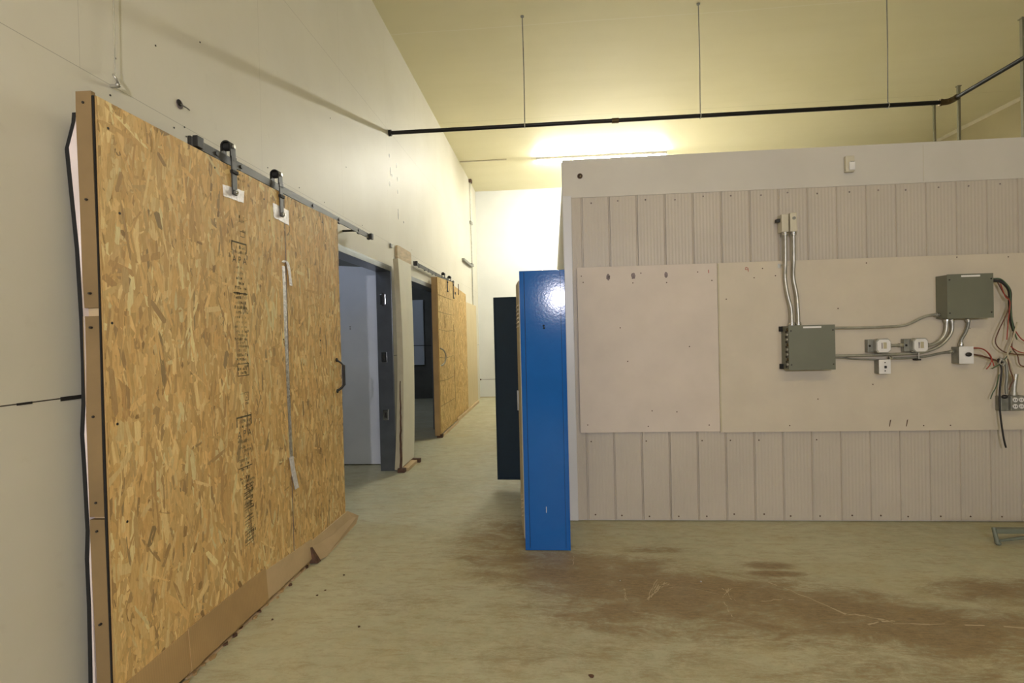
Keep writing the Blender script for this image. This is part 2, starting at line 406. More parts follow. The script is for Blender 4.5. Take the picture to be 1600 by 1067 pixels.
# pale insulated panel closing the first store room, slanted top
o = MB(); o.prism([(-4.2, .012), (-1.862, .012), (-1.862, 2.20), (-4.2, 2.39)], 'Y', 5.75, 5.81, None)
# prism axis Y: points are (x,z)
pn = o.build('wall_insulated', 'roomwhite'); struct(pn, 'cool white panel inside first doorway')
d = MB()
for zz in (1.555, 1.532): d.cyl((-2.262, 5.751, zz), (-2.262, 5.744, zz), .006)
build_split(d, 'screw', 'screw', pn)
# pale board on the end wall of the second store room
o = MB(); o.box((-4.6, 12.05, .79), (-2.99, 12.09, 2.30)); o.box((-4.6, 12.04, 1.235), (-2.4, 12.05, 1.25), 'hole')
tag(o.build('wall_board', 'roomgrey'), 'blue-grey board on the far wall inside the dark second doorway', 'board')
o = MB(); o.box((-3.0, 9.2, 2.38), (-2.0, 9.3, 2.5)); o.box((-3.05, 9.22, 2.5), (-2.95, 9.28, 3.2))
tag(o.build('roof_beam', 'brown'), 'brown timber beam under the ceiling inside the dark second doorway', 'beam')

# steel door frames
def frame(idx, O, label, sill=False):
    y0, y1, h = O; f = MB()
    f.box((WX-.155, y0, h-.045), (WX+.012, y1, h), None, .003)
    f.box((WX-.155, y1-.012, 0), (WX+.006, y1, h-.045))
    f.box((WX-.155, y0, 0), (WX+.006, y0+.012, h-.045))
    f.box((WX, y0-.0, h-.02), (WX+.010, y1+.02, h+.012), None, .002)
    f.box((WX, y1, 0), (WX+.009, y1+.02, h-.0205), None, .002)
    t = f.build(f'door_{idx}', 'bluegalv'); struct(t, label); return t
d1 = frame(1, O1, 'blue-grey steel frame of the first doorway'); d2 = frame(2, O2, 'grey steel frame of the second doorway')
for z in (1.83, 1.215, .60):        # strike plates
    s = MB(); s.box((-1.825, O1[1]-.016, z-.055), (-1.765, O1[1]-.011, z+.055), 'chrome', .002)
    s.box((-1.808, O1[1]-.019, z-.03), (-1.785, O1[1]-.0155, z+.03), 'hole'); s.build('strike_plate', 'chrome', d1)
s = MB(); s.box((-1.80, O1[1]-.034, 1.76), (-1.775, O1[1]-.011, 1.90), 'blackmetal', .004); s.build('latch', 'blackmetal', d1)

# ------------------------------------------------------------------ partition
PX, PY, PT = .10, 3.99, 2.716
o = MB(); o.box((PX+.01, PY+.02, 0), (XR, PY+.12, PT-.0)); o.box((PX+.01, PY+.12, 0), (PX+.12, YB, PT)); o.box((PX+.12, PY+.12, PT-.1), (XR, YB, PT-.02))
part = struct(o.build('wall_partition', 'cap'), 'low white partition room clad in ribbed steel')
# ribbed steel liner with a real profile
def rib_profile(x0, x1, first, pitch):
    pts = []; x = x0; base = PY
    k = 0; xs = []
    g = first
    while g < x0: g += pitch
    pts.append((x0, base))
    while g < x1:
        # minor flutes up to this groove
        s0 = pts[-1][0]; n = 8; wdt = (g-.006-s0)/n
        if wdt > .008:
            for i in range(n):
                a = s0+wdt*i
                pts += [(a+wdt*.25, base), (a+wdt*.45, base-.0008), (a+wdt*.75, base-.0008), (a+wdt*.95, base)]
        pts += [(g-.006, base), (g-.003, base-.009), (g+.002, base-.009), (g+.0025, base+.012), (g+.0062, base+.012), (g+.0075, base)]
        g += pitch
    pts.append((x1, base)); return pts
prof = rib_profile(PX+.06, XR, .236, .2037)
def ribs(z0, z1):
    mb = MB(); n = len(prof)
    vs = [(x, y, z0) for x, y in prof]+[(x, y, z1) for x, y in prof]+[(x, PY+.02, z0) for x, y in prof]+[(x, PY+.02, z1) for x, y in prof]
    fs = [(i, i+1, n+i+1, n+i) for i in range(n-1)]+[(2*n+i, 2*n+i+1, i+1, i) for i in range(n-1)]+[(n+i, n+i+1, 3*n+i+1, 3*n+i) for i in range(n-1)]
    mb.add(vs, fs); return mb
ribs(.012, 2.432).build('steel_liner', 'liner', part)
o = MB(); o.box((PX, PY-.006, 2.432), (XR, PY+.0195, PT+.003), 'cap'); o.box((PX, PY+.0205, PT+.0005), (XR, PY+.13, PT+.003), 'cap')
o.box((2.66, PY-.0072, 2.44), (2.6615, PY-.0058, 2.70), 'beige')
cap = o.build('cap_panel', 'cap', part)
o = MB(); o.box((PX-.004, PY-.012, 0.004), (PX+.062, PY+.02, 2.45), 'trim', .006); o.box((PX-.004, PY+.01, 0.004), (PX+.01, PY+.08, PT), 'trim')
o.build('corner_trim', 'trim', part)
# side of the partition along the corridor: scored fluted panels
o = MB(); n = 90; y0, y1 = PY+.1, YB-.02
for i in range(60):
    a = y0+(y1-y0)*i/60; o.box((PX-.004, a, .02), (PX+.012, a+(y1-y0)/60*.8, 2.38))
o.build('side_liner', 'beige', part)
# liner screws
sc = MB()
for k in range(17):
    x = .31+.2037*k+rnd.uniform(-.01, .02)
    sc.ball((x, PY-.001, 2.395+rnd.uniform(-.01, .012)), .006, 'smudge', (1, .5, 1))
    if k < 9 and k % 2 == 0 or k in (5,): sc.ball((.27+.2037*k, PY-.001, .60), .005, 'rust', (1, .5, 1))
    sc.ball((x-.02, PY-.001, .045+rnd.uniform(-.01, .01)), .006, 'rust', (1, .5, 1))
build_split(sc, 'screw', 'screw', part)
o = MB(); o.cyl((.23, PY-.0065, 2.592), (.23, PY-.012, 2.592), .020, 'rust'); o.cyl((.23, PY-.008, 2.592), (.23, PY-.0135, 2.592), .013, 'hole'); o.cyl((.232, PY-.013, 2.59), (.232, PY-.022, 2.588), .006, 'brass')
tag(o.build('pipe_stub', 'rust'), 'small dark pipe stub in a hole at the top left of the partition', 'pipe')
# boards
def wallboard(x0, x1, z0, z1, mt, name='backing_board'):
    o = MB(); o.box((x0, PY-.0285, z0), (x1, PY-.0135, z1), mt, .0015); return o
t = thing('backing_board', 'narrower white painted board on the partition, left of the board carrying the electrical boxes', 'board', (.7, PY-.009, .672))
wallboard(.190, 1.2085, .672, 1.906, 'board').build('panel', 'board', t)
s = MB()
for x, z, rx, rz in ((.421, 1.828, .017, .025), (.606, 1.832, .018, .028), (.843, 1.828, .015, .025)):
    n = 14; pts = [(x+rx*math.cos(2*PI*i/n)*rnd.uniform(.6, 1.1), z+rz*math.sin(2*PI*i/n)*rnd.uniform(.7, 1.1)) for i in range(n)]
    s.prism(pts, 'Y', PY-.0291, PY-.0285)
build_split(s, 'smudge', 'smudge', t)
s = MB()
for x, z in ((.222, 1.842), (.235, 1.795), (.66, 1.85), (1.07, 1.845), (.60, 1.78), (.845, 1.775), (1.17, 1.78), (.69, .715), (1.13, .72), (.245, .73), (.55, 1.2), (.9, .82), (.72, .83), (1.0, 1.3), (.5, 1.45)):
    s.cyl((x, PY-.0285, z), (x, PY-.0300, z), .0045, 'rust', 8)
build_split(s, 'screw', 'screw', t)
s = MB(); s.prism([(1.146, 1.835), (1.152, 1.835), (1.150, 1.862), (1.145, 1.857)], 'Y', PY-.0289, PY-.0285); s.build('red_mark', 'redmark', t)
t = thing('backing_board', 'wide cream painted board on the partition carrying the grey electrical boxes', 'board', (2.5, PY-.009, .664))
wallboard(1.2105, 3.66, .664, 1.906, 'board2').build('panel', 'board2', t)
s = MB()
s.box((1.2115, PY-.0288, .67), (1.222, PY-.0285, 1.9), 'beige')
for x, z in ((1.53, 1.855), (1.47, 1.79), (1.62, 1.80), (1.27, 1.64), (1.70, .71), (2.25, 1.87), (2.86, 1.89), (2.62, .70), (2.8, .70), (2.1, 1.2), (2.28, 1.0), (3.2, 1.88), (1.9, .9), (2.05, 1.55)):
    s.cyl((x, PY-.0285, z), (x, PY-.0300, z), .0045, 'rust', 8)
for x in (2.385, 2.50): s.prism([(x, .695), (x+.006, .695), (x+.016, .745), (x+.008, .742)], 'Y', PY-.0291, PY-.0285, 'rust')
s.box((2.91, PY-.0291, 1.384), (2.945, PY-.0285, 1.388), 'screw')
build_split(s, 'screw', 'screw', t)
s = MB()
for a, b in (((1.412, 1.868), (1.428, 1.862)), ((1.428, 1.862), (1.430, 1.835)), ((1.412, 1.868), (1.410, 1.850)), ((1.410, 1.850), (1.428, 1.850))):
    s.cyl((a[0], PY-.0288, a[1]), (b[0], PY-.0288, b[1]), .0022, 'redmark', 6)
s.build('red_mark', 'redmark', t)
# siren / sensor
t = thing('motion_sensor', 'small white sensor box high on the partition cap', 'sensor', (2.15, PY-.006, 2.52))
o = MB(); o.box((2.118, PY-.035, 2.525), (2.180, PY-.0075, 2.640), 'offwhite', .006); o.build('housing', 'offwhite', t)
o = MB(); o.box((2.138, PY-.046, 2.535), (2.178, PY-.034, 2.595), 'white', .006); o.box((2.145, PY-.0465, 2.592), (2.172, PY-.035, 2.597), 'galvdark'); o.build('lens', 'white', t)

# ------------------------------------------------------------------ electrics on the board
BY = PY-.0290       # face of the board
def enclosure(x0, x1, z0, z1, d, label):
    t = thing('electrical_box', label, 'electrical box', ((x0+x1)/2, BY, z0))
    o = MB(); o.box((x0, BY-d+.004, z0), (x1, BY-.0005, z1), 'grey', .002); o.build('body', 'grey', t)
    c = MB(); c.box((x0-.003, BY-d, z0-.003), (x1+.003, BY-d+.0035, z1+.003), 'grey', .001); cv = c.build('cover', 'grey', t)
    s = MB()
    for x in (x0+.012, x1-.012):
        for z in (z0+.035, z1-.035): s.cyl((x, BY-d, z), (x, BY-d-.003, z), .005, 'screw', 8)
    build_split(s, 'screw', 'screw', cv)
    l = MB(); xm = (x0+x1)/2; l.box((xm-.058, BY-d-.0012, z1-.018), (xm+.064, BY-d, z1-.006), 'white'); l.build('label_strip', 'white', cv)
    return t
b1 = enclosure(1.652, 1.958, 1.124, 1.432, .13, 'grey steel box in the middle of the board with two vertical conduits on top')
s = MB()
for k in range(8):
    z = 1.405-k*.035
    s.ball((1.650, BY-.105, z), .013, 'galv' if k % 3 else 'brass', (.5, .7, .9)); s.ball((1.649, BY-.085, z-.016), .009, 'screw', (.5, 1, 1))
s.build('terminal_strip', 'galv', b1)
s = MB(); s.box((1.635, BY-.03, 1.395), (1.652, BY-.0005, 1.43), 'black'); s.box((1.635, BY-.03, 1.124), (1.652, BY-.0005, 1.16), 'black'); build_split(s, 'mounting_lug', 'black', b1)
b2 = enclosure(2.714, 3.007, 1.458, 1.757, .115, 'grey steel box at the upper right of the board with loose wires beside it')
def conduit(name, label, pts, r=.0105, m='galv', group=None, ends=True, k=6, cat='conduit'):
    t = thing(name, label, cat, pts[0], group)
    o = MB(); pp = smooth_path(pts, k); o.tube(pp, r, m, 10); o.build('tube', m, t)
    if ends:
        for a, b in ((pp[0], pp[1]), (pp[-1], pp[-2])):
            d_ = (b-a).normalized(); c = MB(); c.tube([a, a+d_*.026], r*1.45, 'galv', 10); c.tube([a+d_*.006, a+d_*.014], r*1.75, 'chrome', 6); c.build('connector', 'galv', t)
    return t
cy = BY-.03
# two tall switches on the upper liner with conduits
for i, (x, lab) in enumerate(((1.672, 'left'), (1.730, 'right'))):
    t = thing('switch_box', f'tall cream switch box above the middle grey box, {lab} one of the pair', 'switch box', (x, PY, 2.105), 'paired switch boxes')
    o = MB(); o.box((x-.024 , PY-.085, 2.105), (x+.024, PY-.010, 2.24 if i else 2.232), 'offwhite', .006); o.build('body', 'offwhite', t)
    o = MB()
    if i: o.cyl((x+.002, PY-.085, 2.20), (x+.002, PY-.090, 2.20), .011, 'galvdark', 12)
    else: o.box((x-.046, PY-.06, 2.18), (x-.0245, PY-.02, 2.205), 'blackmetal', .003); 
    o.build('toggle' if i else 'side_lever', 'galvdark', t)
    pts = [(x, cy-.02, 2.104), (x, cy-.015, 1.90), (x+.002, cy, 1.78), (x+.013+.004*i, cy-.01, 1.66), (x+.032-.012*i, cy-.02, 1.55), (x+.034-.012*i, cy-.02, 1.433)]
    c = conduit('conduit', f'vertical steel conduit from the {lab} tall switch box to the middle grey box', pts, .0125, 'galv', 'vertical conduits')
s = MB(); s.box((1.636, BY-.006, 1.855), (1.658, BY-.0005, 1.885), 'galv', .001); s.tube([(1.655, BY-.02, 1.87), (1.668, BY-.048, 1.87), (1.69, BY-.048, 1.87)], .004, 'galv')
tag(s.build('conduit_strap', 'galv'), 'small strap holding the vertical conduits to the top of the board', 'strap')
# horizontal runs
conduit('conduit', 'steel conduit rising from the middle grey box to the upper right box', [(1.963, cy, 1.412), (2.2, cy, 1.408), (2.43, cy, 1.412), (2.51, cy, 1.425), (2.60, cy, 1.468), (2.66, cy, 1.485), (2.712, cy, 1.485)], .0095)
conduit('conduit', 'lower steel conduit from the middle grey box curving up into the upper right box', [(1.963, cy, 1.212), (2.15, cy, 1.211), (2.45, cy, 1.215), (2.60, cy, 1.224), (2.72, cy, 1.27), (2.795, cy, 1.36), (2.797, cy, 1.455)], .0105)
conduit('conduit', 'thin lower conduit from the small switch box to the knob box', [(2.372, cy, 1.188), (2.5, cy, 1.186), (2.62, cy, 1.195), (2.72, cy, 1.215), (2.80, cy, 1.225)], .0085, 'galvdark')
conduit('cable', 'thin cable sagging from the middle grey box to the small switch box', [(1.963, cy+.004, 1.200), (2.06, cy+.006, 1.196), (2.15, cy+.006, 1.186), (2.288, cy+.004, 1.178)], .006, 'galvdark', None, False, cat='cable')
def octagon(x, z, lab):
    t = thing('junction_box', lab, 'junction box', (x, BY, z-.055))
    o = MB(); k = .018; hw = .050
    def octo(r, c): return [(-r+c, -r), (r-c, -r), (r, -r+c), (r, r-c), (r-c, r), (-r+c, r), (-r, r-c), (-r, -r+c)]
    o.box((x-hw-.035, BY-.040, z-.045), (x+.02, BY-.0005, z+.045), 'galvdark', .003)
    o.prism([(x+a, z+b) for a, b in octo(hw, k)], 'Y', BY-.075, BY-.0405, 'galv'); o.build('body', 'galv', t)
    c = MB(); c.prism([(x+a, z+b) for a, b in octo(hw-.006, k-.002)], 'Y', BY-.081, BY-.0755, 'white'); cv = c.build('cover', 'white', t)
    s = MB(); s.box((x-.016, BY-.0825, z-.02), (x-.010, BY-.081, z+.022), 'smudge'); s.box((x-.004, BY-.0825, z-.02), (x+.018, BY-.081, z+.024), 'beige', .0005)
    s.build('printed_mark', 'smudge', cv)
    s = MB(); s.cyl((x-hw-.022, BY-.040, z), (x-hw-.022, BY-.0415, z), .008, 'hole', 10); s.build('knockout', 'hole', t)
    return t
octagon(2.312, 1.277, 'octagonal steel junction box with a pale cover, left one of the two')
octagon(2.558, 1.276, 'octagonal steel junction box with a pale cover, right one nearer the knob box')
conduit('conduit', 'short conduit joining the two octagonal junction boxes', [(2.365, cy, 1.276), (2.42, cy, 1.277), (2.470, cy, 1.278)], .010)
conduit('conduit', 'curved conduit from the right octagonal box up to the upper right box', [(2.612, cy, 1.272), (2.67, cy, 1.278), (2.725, cy, 1.312), (2.758, cy, 1.37), (2.765, cy, 1.455)], .0115)
t = thing('toggle_switch', 'small switch box with a white plate under the lower conduit', 'switch', (2.325, BY, 1.08))
o = MB(); o.box((2.290, BY-.055, 1.080), (2.370, BY-.0005, 1.180), 'galvdark', .003); o.build('body', 'galvdark', t)
o = MB(); o.box((2.290, BY-.060, 1.078), (2.368, BY-.0555, 1.180), 'white', .002); pl = o.build('plate', 'white', t)
o = MB(); o.box((2.324, BY-.074, 1.118), (2.334, BY-.060, 1.136), 'blackmetal', .002); o.cyl((2.329, BY-.060, 1.10), (2.329, BY-.0625, 1.10), .004, 'screw'); o.cyl((2.329, BY-.060, 1.158), (2.329, BY-.0625, 1.158), .004, 'screw'); o.build('lever', 'blackmetal', pl)
t = thing('selector_switch', 'grey box with a white face and black knob below the upper right box', 'switch', (2.86, BY, 1.14))
o = MB(); o.box((2.812, BY-.07, 1.142), (2.908, BY-.0005, 1.258), 'galvdark', .003); o.build('body', 'galvdark', t)
o = MB(); o.box((2.812, BY-.076, 1.140), (2.906, BY-.0705, 1.260), 'white', .002); pl = o.build('plate', 'white', t)
o = MB(); o.ball((2.868, BY-.083, 1.205), .02, 'blackmetal', (1.05, .5, .75)); o.build('knob', 'blackmetal', pl)
conduit('conduit', 'bent conduit from the upper right box down to the knob box', [(2.905, cy, 1.455), (2.906, cy, 1.41), (2.885, cy, 1.35), (2.862, cy, 1.31), (2.857, cy, 1.262)], .0095, 'galvdark')
s = MB(); s.box((2.552, BY-.05, 1.168), (2.578, BY-.0005, 1.178), 'blackmetal'); s.tube([(2.565, BY-.044, 1.17), (2.565, BY-.046, 1.20), (2.565, BY-.044, 1.236)], .004, 'galv')
tag(s.build('conduit_strap', 'blackmetal'), 'small dark strap under the two lower conduits by the right octagonal box', 'strap')
# wires
def wire(label, pts, r, m, name='wire', group=None):
    o = MB(); o.tube(smooth_path(pts, 5), r, m, 6); return tag(o.build(name, m), label, 'wire', group)
wy = BY-.05
wire('thick black wire bundle arching from the upper right box and hanging down beside it', [(3.012, wy, 1.708), (3.06, wy, 1.712), (3.11, wy-.01, 1.70), (3.155, wy-.01, 1.64), (3.165, wy, 1.55), (3.170, wy, 1.44), (3.190, wy, 1.36)], .011, 'wireblack', 'wire_bundle')
wire('green wire at the top of the wire bundle by the upper right box', [(3.012, wy-.012, 1.722), (3.05, wy-.014, 1.726), (3.10, wy-.02, 1.716), (3.148, wy-.022, 1.645), (3.155, wy-.016, 1.55), (3.17, wy-.014, 1.40), (3.20, wy-.01, 1.30)], .004, 'wiregreen')
wire('brown wire hanging in a wide loop left of the bundle', [(3.08, wy-.01, 1.70), (3.115, wy-.016, 1.62), (3.155, wy-.012, 1.57), (3.14, wy-.01, 1.49), (3.085, wy-.01, 1.37), (3.06, wy-.01, 1.29), (3.09, wy-.01, 1.235), (3.15, wy-.01, 1.205), (3.27, wy-.008, 1.19)], .004, 'wirebrown')
wire('red wire hanging straight inside the brown loop', [(3.09, wy-.02, 1.69), (3.12, wy-.02, 1.60), (3.15, wy-.02, 1.56), (3.138, wy-.02, 1.44), (3.126, wy-.02, 1.30)], .0035, 'wirered')
wire('red wire reaching the right edge of the board from the bundle', [(3.185, wy-.01, 1.37), (3.23, wy-.012, 1.30), (3.30, wy-.01, 1.27), (3.4, wy-.01, 1.262)], .0035, 'wirered')
wire('red wire lying lower towards the right edge of the board', [(3.15, wy-.01, 1.26), (3.21, wy-.012, 1.215), (3.30, wy-.01, 1.20), (3.4, wy-.01, 1.195)], .0035, 'wirered')
wire('brown wire branching down right from the bundle end', [(3.188, wy, 1.36), (3.175, wy, 1.25), (3.21, wy, 1.19), (3.23, wy, 1.12), (3.32, wy, 1.11), (3.4, wy, 1.12)], .004, 'wirebrown')
wire('cream wire crossing the lower end of the bundle', [(3.195, wy-.02, 1.42), (3.165, wy-.02, 1.31), (3.13, wy-.02, 1.21), (3.155, wy-.018, 1.11), (3.175, wy-.016, 1.02)], .005, 'wirewhite')
wire('brown curled wire end dangling left of the outlet box', [(3.13, wy-.02, 1.17), (3.145, wy-.02, 1.09), (3.165, wy-.02, 1.03), (3.150, wy-.02, .99), (3.135, wy-.02, .955)], .004, 'wirebrown')
wire('grey green wire slanting from the bundle down to the plug hole', [(3.16, wy-.01, 1.22), (3.10, wy-.006, 1.14), (3.04, wy-.002, 1.10)], .0035, 'wiregreen')
wire('red wire curling out of the knob box on the right', [(2.91, wy-.01, 1.245), (2.96, wy-.014, 1.243), (3.00, wy-.014, 1.22), (3.03, wy-.014, 1.17), (3.045, wy-.014, 1.12)], .0035, 'wirered')
wire('second red wire out of the knob box curling inward', [(2.91, wy-.02, 1.25), (2.97, wy-.022, 1.24), (3.02, wy-.022, 1.19), (3.018, wy-.022, 1.14), (2.99, wy-.022, 1.10)], .0035, 'wirered')
wire('brown cable from the knob box to the top of the hanging black cord', [(2.91, wy, 1.205), (2.98, wy, 1.19), (3.05, wy, 1.165), (3.09, wy, 1.15)], .006, 'wirebrown', 'cable')
wire('long black cord hanging down past the bottom of the board', [(3.085, wy-.004, 1.15), (3.10, wy-.006, 1.10), (3.092, wy-.008, 1.02), (3.084, wy-.008, .93), (3.084, wy-.008, .82), (3.098, wy-.004, .70), (3.112, wy-.004, .60), (3.125, wy-.002, .55)], .006, 'wireblack', 'cord')
wire('grey flexible cable hanging from the tangle down to the outlet box', [(3.095, wy-.018, 1.16), (3.12, wy-.018, 1.13), (3.125, wy-.018, 1.04), (3.118, wy-.018, .98), (3.120, wy-.018, .925)], .009, 'galvdark', 'cable')
wire('thin green wire end hanging left of the black cord', [(3.09, wy, 1.06), (3.07, wy, .98), (3.045, wy, .93), (3.03, wy, .89)], .0035, 'wiregreen')
s = MB(); s.ball((3.095, wy-.004, 1.155), .022, 'wireblack', (1, .8, .9)); s.tube([(3.075, wy-.02, 1.18), (3.11, wy-.024, 1.15), (3.10, wy-.02, 1.12), (3.075, wy-.02, 1.14), (3.09, wy-.02, 1.175)], .006, 'galv', 8)
tag(s.build('cable_knot', 'wireblack'), 'dark taped knot where the cables join above the hanging cord', 'cable knot')
t = thing('outlet_box', 'grey box with four white sockets at the right edge of the board', 'outlet', (3.17, BY, .80))
o = MB(); o.box((3.098, BY-.050, .805), (3.150, BY-.0005, .905), 'galvdark', .004); o.box((3.1505, BY-.066, .808), (3.240, BY-.0005, .912), 'galvdark', .004); o.build('body', 'galvdark', t)
for x in (3.174, 3.214):
    for z in (.839, .884):
        o = MB(); o.cyl((x, BY-.0665, z), (x, BY-.073, z), .0165, 'white', 14)
        o.box((x-.008, BY-.0738, z-.006), (x-.004, BY-.073, z+.006), 'hole'); o.box((x+.004, BY-.0738, z-.006), (x+.008, BY-.073, z+.006), 'hole'); o.build('socket', 'white', t)
o = MB(); o.tube([(3.190, BY-.04, .912), (3.193, BY-.04, .97), (3.205, BY-.04, 1.06)], .015, 'galv', 10); o.tube([(3.190, BY-.04, .9125), (3.191, BY-.04, .935)], .02, 'galv', 8); o.build('riser', 'galv', t)
o = MB(); o.ball((3.118, BY-.056, .905), .018, 'wireblack', (1.1, .8, .8)); o.build('cable_clamp', 'wireblack', t)

# ------------------------------------------------------------------ oriented strand board with real strands
PAL0 = [((.66, .47, .20), 5), ((.58, .38, .145), 6), ((.52, .32, .11), 5), ((.74, .56, .28), 4), ((.44, .25, .085), 3), ((.36, .18, .055), 1.5), ((.24, .12, .04), .8), ((.12, .06, .025), .35), ((.50, .33, .14), 3), ((.80, .64, .36), 1.5)]
PAL = [(tuple(min(.92, a*.90+b_*.42) for a, b_ in zip(c, (.70, .57, .29))), w_) for c, w_ in PAL0]
PALW = [p[1] for p in PAL]
def osb_panel(name, mat, parent, X, y0, y1, z0, z1, thick, count, seed, scale=1., tops=None, dull=0.):
    """board lying in the plane x=X facing +x; strands are thin slabs pressed on it. tops=(z1 at y0, z1 at y1)"""
    r = random.Random(seed); V = []; F = []; C = []
    za, zb = tops if tops else (z1, z1)
    V += [(X-thick, y0, z0), (X, y0, z0), (X, y1, z0), (X-thick, y1, z0), (X-thick, y0, za), (X, y0, za), (X, y1, zb), (X-thick, y1, zb)]
    F += [(3, 2, 1, 0), (4, 5, 6, 7), (0, 1, 5, 4), (1, 2, 6, 5), (2, 3, 7, 6), (3, 0, 4, 7)]; C += [(.55, .37, .15)]*8
    edge = .004
    for i in range(count):
        L = r.choice((.03, .045, .06, .08, .11))*scale*r.uniform(.7, 1.3); W = r.uniform(.005, .017)*scale*(1.3 if L > .07 else 1)
        a = r.gauss(0, .24) if r.random() < .87 else r.uniform(-PI/2, PI/2)
        if L > .1: W *= .8
        cy_, cz_ = r.uniform(y0, y1), r.uniform(z0, max(za, zb))
        pts = [(-L/2, -W*.1), (-L/2*r.uniform(.6, .95), -W/2), (L/2*r.uniform(.6, .95), -W/2*r.uniform(.6, 1)), (L/2, W*r.uniform(-.2, .2)), (L/2*r.uniform(.5, .9), W/2), (-L/2*r.uniform(.6, .95), W/2*r.uniform(.6, 1))]
        ca, sa = math.cos(a), math.sin(a); P = []
        for l, w_ in pts:
            z = cz_+l*ca-w_*sa; y = cy_+l*sa+w_*ca
            y = min(max(y, y0), y1); zt = za+(zb-za)*(y-y0)/(y1-y0); z = min(max(z, z0), zt)
            P.append((y, z))
        if abs(sum(P[k][0]*P[(k+1) % 6][1]-P[(k+1) % 6][0]*P[k][1] for k in range(6))) < 2e-6: continue
        x = X+.0002+.0012*i/count; tl = r.uniform(-.0001, .0001)
        o0 = len(V); V += [(x+tl*(k-2.5), p[0], p[1]) for k, p in enumerate(P)]; F.append(tuple(range(o0, o0+6)))
        c = r.choices(PAL, PALW)[0][0]
        if i % 5 == 0 and L < .05: c = tuple(q*.62 for q in PAL[5][0])
        if (c[0] < .3) and L > .05 and r.random() < .6: c = PAL[2][0]
        g = r.uniform(.88, 1.12); c = tuple((ch*g)*(1-dull)+d_*dull for ch, d_ in zip(c, (.80, .64, .33)))
        C += [c]*6
    me = bpy.data.meshes.new(name); me.from_pydata([tuple(Vector(v)) for v in V], [], F); me.materials.append(M[mat])
    at = me.color_attributes.new('flake', 'FLOAT_COLOR', 'POINT'); at.data.foreach_set('color', [x for c in C for x in (*c, 1)])
    o = bpy.data.objects.new(name, me); COL.objects.link(o)
    if parent is not None: o.parent = parent; o.location = -world_loc(parent)
    return o
K = .975
def dp(y, z): return y*K, CAMH+(z-CAMH)*K      # door plane
DX = -1.56
D0, D1, DS = 1.765*K, 3.875*K, 3.075*K
zb0, zt0 = .14, CAMH+(2.298-CAMH)*K
door = thing('sliding_door', 'large sliding barn door of strand board nearest the camera, on the left wall', 'sliding door', (DX-.05, (D0+D1)/2, 0))
osb_panel('door_panel', 'osb', door, DX, D0, DS-.002, zb0, zt0, .014, 8000, 3, 1.75)
osb_panel('door_panel', 'osb', door, DX-.001, DS+.002, D1, .118, zt0, .014, 4600, 4, 1.55, (zt0-.004, zt0+.012))
# frame timbers behind the sheets
o = MB(); o.box((DX-.069, D0+.013, zb0), (DX-.016, D0+.05, zt0-.01), 'woodtan'); o.box((DX-.085, D1-.05, .13), (DX-.016, D1-.002, zt0-.01), 'woodtan')
for z in (zb0+.04, 1.2, zt0-.06): o.box((DX-.08, D0+.05, z), (DX-.02, D1-.05, z+.05), 'woodtan')
o.build('rear_frame', 'woodtan', door)
# edge boards: tan paperboard strips screwed on the near edge, slightly wavy
segs = [(2.315, 1.545), (1.515, .795), (.785, .03)]
for z1, z0 in segs:
    _, za = dp(0, z1); _, zc = dp(0, z0)
    e = MB(); n = 14; L = []; 
    for k in range(n+1):
        z = zc+(za-zc)*k/n; wv = .003*math.sin(z*3.1)+.002*math.sin(z*7.7)
        L.append((DX-.071+wv, D0-.004+.003*math.sin(z*5), z))
    vs = []
    for (x, y, z) in L: vs += [(x, y, z), (DX-.015, y+.001, z), (DX-.015, D0+.012, z), (x, D0+.012, z)]
    fs = [(0, 1, 2, 3), tuple(4*n+i for i in (3, 2, 1, 0))]
    for k in range(n):
        for j in range(4): fs.append((4*k+j, 4*k+(j+1) % 4, 4*k+4+(j+1) % 4, 4*k+4+j))
    e.add(vs, fs); eb = e.build('edge_strip', 'card_shaded', door)
    s = MB()
    for z in (za-.04, zc+.05, (za+zc)/2): s.cyl((DX-.043, D0-.0005, z), (DX-.043, D0-.010, z), .0042, 'screw', 8)
    build_split(s, 'screw', 'screw', eb)
# dark foam between edge strip and sheet
o = MB(); zz = [(.0, zb0-.1)]
n = 24; vs = []
for k in range(n+1):
    z = .03+(zt0-.0-.03)*k/n; q = .004*math.sin(z*4+1)
    vs += [(DX-.0145, D0-.003+q*.4, z), (DX-.006+.0015*math.sin(z*9), D0-.006, z), (DX-.006, D0-.0005, z), (DX-.0145, D0-.0005, z)]
fs = [(0, 1, 2, 3), tuple(4*n+i for i in (3, 2, 1, 0))]+[(4*k+j, 4*k+(j+1) % 4, 4*k+4+(j+1) % 4, 4*k+4+j) for k in range(n) for j in range(4)]
o.add(vs, fs); o.build('foam_seal', 'black', door)
# white plastic sheet bulging out behind the door
o = MB(); prof2 = [(2.225, -1.636), (2.19, -1.640), (2.10, -1.668), (1.95, -1.657), (1.75, -1.642), (1.5, -1.634), (1.35, -1.633), (1.21, -1.636), (1.1, -1.645), (.98, -1.641), (.76, -1.636), (.66, -1.642), (.5, -1.640), (.3, -1.642), (.03, -1.647)]
vs = []; 
for z, x in prof2: vs += [(x+.010, D0+.000, z), (x+.013, D0+.3, z)] if False else [(x+.006, D0-.006, z), (x+.010, D0+.02, z), (DX-.0715, D0+.02, z), (DX-.0715, D0-.003, z)]
m_ = len(prof2)
fs = [(0, 1, 2, 3), tuple(4*(m_-1)+i for i in (3, 2, 1, 0))]+[(4*k+j, 4*k+(j+1) % 4, 4*k+4+(j+1) % 4, 4*k+4+j) for k in range(m_-1) for j in range(4)]
o.add(vs, fs); o.build('plastic_backing', 'pinkwhite', door)
o = MB(); vs = []
